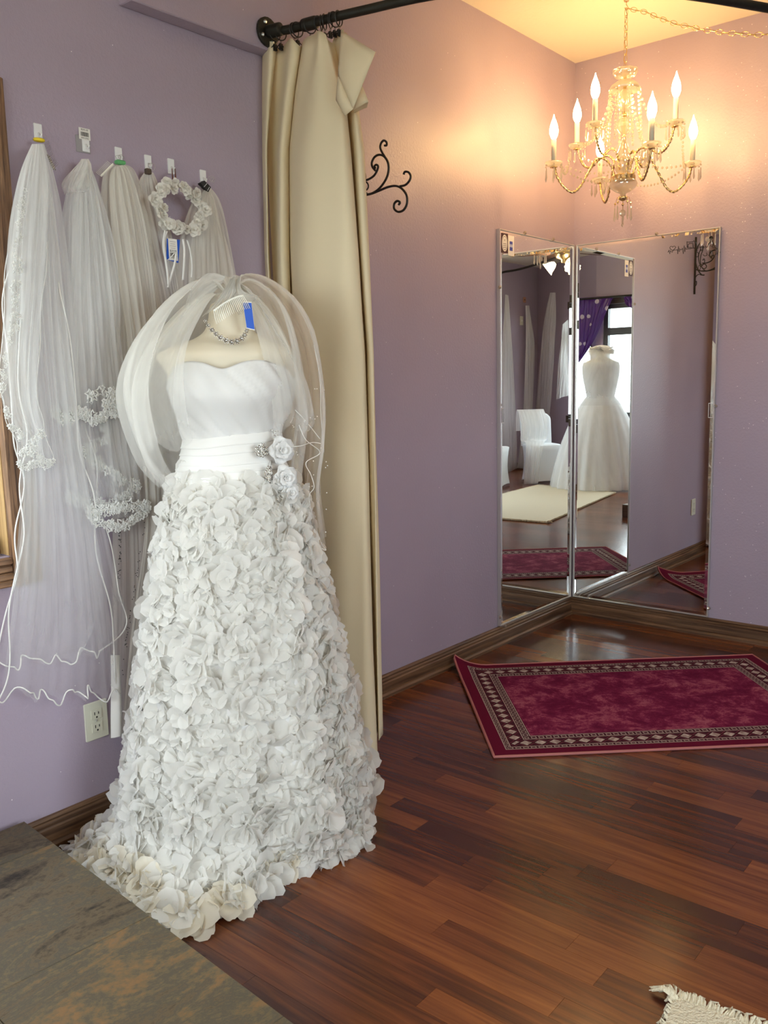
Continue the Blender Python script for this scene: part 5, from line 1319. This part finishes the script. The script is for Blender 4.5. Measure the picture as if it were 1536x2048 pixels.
MB().tube([hkp+np.array([0, 0, -.006]), hkp+np.array([0, 0, -.018]), hkp+np.array([.010, -.004, -.028]), hkp+np.array([.002, 0, -.040]), hkp+np.array([-.008, .003, -.032])], .002, 6).build('hook_wire', M_BRASS, hk, smooth=True)
root = empty('hanging_chain', (CH[0], CH[1], 2.56), 'brass chain dropping straight from the ceiling hook to the chandelier', 'chain')
chain(root, [L3(H-.034), L3(2.545)], .030, M_BRASS)
MB().tube([(CH[0]+.004*math.sin(i*1.1), CH[1]+.004*math.cos(i*1.1), H-.03-i*.0122) for i in range(21)], .0014, 5).build('cord', mat('gold_cord', (.35, .22, .08), .5), root)
sw = [onX(1258, 4, -.53+.0)]; 
P = [np.array([CH[0], CH[1], H-.034])]+[onP(x, y, CH, (.92, -.30, 0)) for x, y in ((1290, 24), (1340, 44), (1400, 58), (1460, 66), (1536, 69), (1620, 60), (1700, 30))]
root = empty('swag_chain', tuple(P[3]-np.array([0, 0, .1])), 'brass chain sagging from the ceiling hook to the right edge', 'chain')
Ps = spline(P, 6); chain(root, Ps, .030, M_BRASS)
MB().tube([p+np.array([0, 0, .003*math.sin(i*1.3)]) for i, p in enumerate(Ps)], .0014, 5).build('cord', mat('gold_cord_swag', (.35, .22, .08), .5), root, smooth=True)
print('swag end', Ps[-1])

# ------------------------------------------------------------------ the far side of the room, seen in the mirrors
def neg(p): return np.array([-p[0], -p[1], p[2]])
def far_on(x, y, X=None, Y=None):   # photo pixel of the double reflection -> real point
    return neg(onX(x, y, -X)) if X is not None else neg(onY(x, y, -Y))
# second gown on a form, before the rear window
D2 = np.array([-5.15, -2.36, 0.])
f2 = empty('dress_form', (*D2[:2], .02), 'second dress form before the rear window, seen in the mirror with a pearl tulle gown', 'mannequin')
def lathe2(name, prof, m, parent, ab=(1., .72), n=48, wave=0., nwv=14, yaw=.6, smooth=True):
    P = []
    for i, (r, z) in enumerate(spline([(a, b) for a, b in prof], 4)):
        row = []
        for k in range(n):
            th = 2*PI*k/n; rr_ = r*(1+wave*(1 if z < .95 else 0)*math.sin(nwv*th+.5*math.sin(3*th))*min(1, (1.05-z)))
            u = rr_*ab[0]*math.cos(th); v = rr_*ab[1]*math.sin(th); row.append((D2[0]+u*math.cos(yaw)-v*math.sin(yaw), D2[1]+u*math.sin(yaw)+v*math.cos(yaw), z))
        P.append(row)
    mb = MB().grid(P, closed=True); return mb.build(name, m, parent, smooth=smooth)
Y2 = math.atan2(-.64, .77)+PI/2+PI/2
Y2 = math.atan2(-.77, .64)
lathe2('torso', [(.03, 1.60), (.055, 1.585), (.055, 1.50), (.12, 1.46), (.185, 1.42), (.18, 1.33), (.165, 1.22), (.13, 1.08), (.15, .95)], M_FORM, f2, yaw=Y2)
MB().tube([(D2[0], D2[1], .02), (D2[0], D2[1], 1.0)], .016, 8).build('pole', M_BLACK, f2)
g2 = empty('tulle_gown', (*D2[:2], 0), 'white tulle ball gown with beaded bodice before the rear window, seen in the mirror', 'dress')
lathe2('bodice', [(.195, 1.43), (.21, 1.38), (.205, 1.28), (.185, 1.18), (.165, 1.08), (.155, 1.04)], M_CHIFFON, g2, yaw=Y2)
lathe2('skirt', [(.143, 1.05), (.20, .98), (.27, .86), (.35, .68), (.41, .48), (.45, .28), (.49, .10), (.50, .015)], M_CHIFFON, g2, ab=(1, .9), n=160, wave=.035, nwv=26, yaw=Y2)
lathe2('tulle_layer', [(.148, 1.06), (.21, .98), (.29, .86), (.37, .68), (.44, .48), (.49, .28), (.53, .10), (.54, .02)], M_TUL, g2, ab=(1, .9), n=160, wave=.05, nwv=19, yaw=Y2)
mb = MB(); rb = random.Random(44)
for k in range(260):
    th = rb.uniform(0, 2*PI); z = rb.uniform(.45, 1.38); r = (.45-.32*(z/1.05)) if z < 1.0 else .192
    a, b = r*1.01*math.cos(th), r*.9*math.sin(th) if z < 1 else r*.735*math.sin(th)
    mb.ball((D2[0]+a*math.cos(Y2)-b*math.sin(Y2), D2[1]+a*math.sin(Y2)+b*math.cos(Y2), z), .0045, 5, 3)
tag(mb.build('sequin', M_GEM, g2), kind='stuff')
pv = empty('pouf_veil', (*D2[:2], 1.4), 'small tulle veil bunched on the neck of the second dress form', 'veil')
mb = MB(); rb = random.Random(3)
for k in range(34):
    a = rb.uniform(0, 2*PI); q = np.array([D2[0], D2[1], 1.60]); d = np.array([math.cos(a), math.sin(a), rb.uniform(.1, .9)]); d /= np.linalg.norm(d); v = np.cross(d, [0, 0, 1.]); v /= np.linalg.norm(v); petal_mesh(mb, q-d*.01-np.array([0, 0, .05]), d, v, np.cross(d, v), .14, .08, .3, rb)
mb.build('gather', M_CHIFFON, pv, smooth=True)
lathe2('tulle_layer', [(.03, 1.62), (.10, 1.60), (.18, 1.52), (.23, 1.38), (.26, 1.15), (.27, .95)], M_TULS, pv, ab=(1, .85), n=90, wave=.0, yaw=Y2)

# white covered chairs
def chair(cx, cy, yaw, label):
    r = empty('covered_chair', (cx, cy, 0), label, 'chair'); r.rotation_euler[2] = 0
    c_, s_ = math.cos(yaw), math.sin(yaw)
    def W(u, v, z): return (cx+u*c_-v*s_, cy+u*s_+v*c_, z)
    # fitted cover : seat skirt with pulled-in sides, hem arched between the feet
    P = []
    for i in range(9):
        t = i/8; z = .46-t*.445; row = []
        for k in range(40):
            th = 2*PI*k/40; ca, sa = math.cos(th), math.sin(th); e_ = .35
            u = .205*math.copysign(abs(ca)**e_, ca); v = .205*math.copysign(abs(sa)**e_, sa)
            pinch = 1-.10*math.sin(PI*t)+.03*t; arch = .055*t**4*(1-(abs(math.cos(2*th)))**.8)*0+.05*t**6*max(0, abs(math.cos(2*th))-.55)
            row.append(W(u*pinch, v*pinch, z+arch))
        P.append(row)
    mb = MB(); capr = [[W(0, 0, .475)]*40, [tuple((np.array(p)-np.array(W(0, 0, 0)))*np.array([.9, .9, 1])+np.array(W(0, 0, .010))) for p in P[0]]]
    mb.grid(capr+P, closed=True); mb.build('seat_cover', M_COVER, r, smooth=True)
    P = []
    for i in range(13):
        t = i/12; z = .44+t*.42; hw_ = .20 if t < .75 else .20*math.sqrt(max(.03, 1-((t-.75)/.26)**2)); th_ = .022 if t < .97 else .008; y_ = .19+.05*t
        P.append([W(hw_*math.copysign(abs(math.cos(a))**.5, math.cos(a)), y_+th_*math.sin(a), z) for a in np.linspace(0, 2*PI, 25)[:-1]])
    mb = MB().grid(P, closed=True); mb.f.append(tuple(len(mb.v)-24+k for k in range(24))); mb.build('back_cover', M_COVER, r, smooth=True)
    return r, W
c1, W1 = chair(-5.30, -3.20, 2.45, 'white spandex covered chair draped with a veil, beside the tulle gown')
c2, W2 = chair(-4.62, -3.52, 3.4, 'white spandex covered chair farther from the gown, near the hanging tulle')
dv = empty('draped_veil', (-5.30, -3.20, .02), 'tulle veil thrown over the back and seat of the covered chair', 'veil')
def Wn(W, pts): return [np.array(W(*p)) for p in pts]
sheet('tulle_layer', Wn(W1, [(-.23, .30, .62), (-.23, .27, .885), (-.22, .13, .70), (-.24, .10, .52), (-.25, -.10, .505), (-.30, -.26, .40), (-.34, -.30, .02)]), Wn(W1, [(.12, .30, .62), (.12, .27, .885), (.12, .13, .70), (.10, .10, .52), (.0, -.10, .505), (-.10, -.26, .38), (-.16, -.30, .02)]), M_TUL, dv, 6, .010, seed=6, out=(.5, .5, 0))

# tulle falls and small things on the far walls
hangs = []
def fall(name, label, L, R, m, folds=6, seed=1, out=(0, 1, 0)):
    top = (np.array(L[0])+np.array(R[0]))/2; wx = lambda y: -6.4+.12 if y > -3.05 else -7.1+.56*(y+4.3)+.16
    L, R = [[np.array([max(q[0], wx(max(q[1], -4.2))), max(q[1], -4.20), q[2]]) for q in S] for S in (L, R)]; e_ = empty(name, (top[0], top[1], min(L[-1][2], R[-1][2])), label, 'veil'); sheet('tulle_layer', L, R, m, e_, folds, .02, seed=seed, out=out, nu=50, nv=40); return e_
A_Y = -4.3
def FA(pts, off): return [far_on(x, y, Y=A_Y+off) for x, y in pts]
fall('long_veil', 'long veil hanging left of the light switch on the far side wall', FA([(1004, 590), (998, 700), (996, 900), (994, 950)], .06), FA([(1010, 592), (1018, 700), (1024, 850), (1028, 935)], .06), M_TUL, 5, 51)
fall('long_veil', 'long veil hanging from the hook with an orange tag on the far side wall', FA([(1044, 612), (1044, 700), (1040, 850), (1030, 935)], .06), FA([(1052, 612), (1060, 700), (1056, 850), (1046, 938)], .06), M_TUL, 5, 52)
def hitB(x, y, off=.06):
    P = np.array([A_[0], A_[1], 0])-dn*off; return neg(onP(x, y, neg(P), neg(dn)))
fall('long_veil', 'tall veil falling diagonally from a hook on the angled wall', [hitB(*p, .13) for p in ((1099, 586), (1088, 640), (1078, 740), (1062, 850), (1046, 925))], [hitB(*p, .13) for p in ((1110, 586), (1110, 660), (1104, 760), (1096, 850), (1080, 920))], M_TUL, 6, 53, out=tuple(-dn))
fall('long_veil', 'short pale veil hanging beside the rear windows above the covered chair', [hitB(*p, .08) for p in ((1128, 650), (1122, 720), (1114, 800))], [hitB(*p, .08) for p in ((1139, 640), (1138, 720), (1140, 790))], M_TUL, 4, 54, out=tuple(-dn))
q = far_on(1041, 642, Y=A_Y); sw_ = empty('light_switch', (q[0], A_Y, q[2]-.06), 'ivory light switch on the far side wall, seen in the left mirror', 'switch')
MB().cbox((q[0]-.04, A_Y+.001, q[2]-.062), (q[0]+.04, A_Y+.008, q[2]+.062), .003).build('cover_plate', M_IVORY, sw_); MB().cbox((q[0]-.006, A_Y+.0085, q[2]-.012), (q[0]+.006, A_Y+.018, q[2]+.010), .002).build('toggle', M_WHITEP, sw_)
q = far_on(1047, 600, Y=A_Y); oc = empty('orange_tag', (q[0], A_Y, q[2]-.05), 'small orange square tag with a dark spot on the far side wall', 'tag')
MB().cbox((q[0]-.035, A_Y+.001, q[2]-.04), (q[0]+.035, A_Y+.006, q[2]+.035), .002).build('card', mat('orange_card', (.55, .28, .18), .6), oc)
MB().cbox((q[0]-.012, A_Y+.0065, q[2]-.008), (q[0]+.012, A_Y+.009, q[2]+.004), .002).build('spot', M_INK, oc)
# purple dotted curtain swagged over the rear corner windows
M_PURP = mat('purple_dotted_satin', (.06, .012, .16), .35)
v_ = nd(M_PURP, 'ShaderNodeTexVoronoi'); v_.inputs['Scale'].default_value = 7.5; lk(M_PURP, worldpos(M_PURP), v_.inputs['Vector'])
dm = math_n(M_PURP, 'LESS_THAN', v_.outputs['Distance'], .22); mx_ = nd(M_PURP, 'ShaderNodeMix', data_type='RGBA'); lk(M_PURP, dm, mx_.inputs[0]); mx_.inputs[6].default_value = (.06, .012, .16, 1); mx_.inputs[7].default_value = (.45, .40, .50, 1); lk(M_PURP, mx_.outputs[2], bsdf(M_PURP).inputs['Base Color'])
pcn = empty('purple_curtain', tuple(far_on(1160, 640, X=-6.28)), 'dark purple dotted curtain swagged over the rear corner windows', 'curtain')
FX = lambda pts: [far_on(x, y, X=-6.27) for x, y in pts]
sheet('swag', FX([(1152, 597), (1152, 630), (1151, 690), (1152, 728)]), FX([(1226, 592), (1212, 622), (1186, 680), (1157, 724)]), M_PURP, pcn, 5, .02, seed=61, out=(1, 0, 0))
sheet('swag', FX([(1243, 592), (1246, 602), (1252, 612)]), FX([(1275, 588), (1275, 602), (1275, 625)]), M_PURP, pcn, 3, .02, seed=62, out=(1, 0, 0))
MB().tube([far_on(1140, 601, X=-6.25), far_on(1300, 588, X=-6.25)], .012, 8).build('pole', M_PIPE, pcn)
# ceiling fan with glass shades, above and behind the photographer
FN = np.array([-4.75, -2.62, 0.])
fan = empty('ceiling_fan', (FN[0], FN[1], H), 'ceiling fan with brown blades and lit glass shades, seen in the mirrors', 'ceiling fan')
MB().lathe([(.001, 0), (.07, -.001), (.06, -.04), (.014, -.06), (.012, -.14), (.09, -.15), (.11, -.20), (.09, -.25), (.04, -.27), (.035, -.30), (.001, -.31)], (FN[0], FN[1], H-.0005), 28).build('motor_housing', M_BRASS, fan, smooth=True)
M_BLADE = oak('fan_blade_wood', (.03, .015, .01), (.10, .05, .03), 0)
for k in range(5):
    a = k*2*PI/5+.25; c_, s_ = math.cos(a), math.sin(a); mb = MB(); P = []
    for i in range(9):
        t = i/8; r = .15+.42*t; w_ = .05+.02*t if t < .9 else .055
        P.append([(FN[0]+r*c_-u*s_, FN[1]+r*s_+u*c_, H-.195+u*.18) for u in (-w_, -w_/2, 0, w_/2, w_)])
    solid(mb.grid(P).build('blade', M_BLADE, fan), .008)
M_SHADE = bpy.data.materials.new('lit_glass_shade'); M_SHADE.use_nodes = True; b_ = M_SHADE.node_tree.nodes['Principled BSDF']; b_.inputs['Base Color'].default_value = (.9, .85, .7, 1); b_.inputs['Emission Color'].default_value = (1, .74, .42, 1); b_.inputs['Emission Strength'].default_value = FAN_STRENGTH
for k in range(3):
    a = k*2*PI/3+.9; d = np.array([math.cos(a), math.sin(a), 0]); c = FN+d*.10+np.array([0, 0, H-.30]); ax_ = (d*.8+np.array([0, 0, -.6])); ax_ /= np.linalg.norm(ax_); s_ = np.cross(ax_, [0, 0, 1.]); s_ /= np.linalg.norm(s_); t_ = np.cross(ax_, s_); P = []
    for (r, l) in ((.018, 0), (.035, .02), (.048, .05), (.058, .085), (.075, .11)):
        P.append([c+ax_*l+(s_*math.cos(th)+t_*math.sin(th))*r*(1+.07*math.cos(8*th)*(l/.11)) for th in np.linspace(0, 2*PI, 33)[:-1]])
    MB().grid(P, closed=True).build('glass_shade', M_SHADE, fan, smooth=True)
# second pipe rod near the far side wall
r2 = [far_on(x, y, Y=-3.3) for x, y in ((1003, 546),)]
R2 = [neg(onZ(x, y, -0+2.62)) for x, y in ((1003, 546), (1030, 541), (1060, 533), (1095, 521), (1130, 506))]
e2_ = empty('curved_rod', tuple(R2[0]-np.array([0, 0, .02])), 'dark curved rod under the ceiling of the far side, seen in the left mirror', 'rod')
MB().tube(spline([np.array([R2[0][0]-.35, -4.29, 2.62])]+R2, 5), .014, 8).build('pipe', M_PIPE, e2_, smooth=True)
MB().tube([tuple(R2[-1]), (R2[-1][0], R2[-1][1], H-.001)], .010, 8).build('ceiling_post', M_PIPE, e2_)
mb = MB(); mb.tube([(R2[0][0]-.35, -4.299, 2.62), (R2[0][0]-.35, -4.285, 2.62)], .04, 14); mb.build('flange', M_PIPE, e2_)
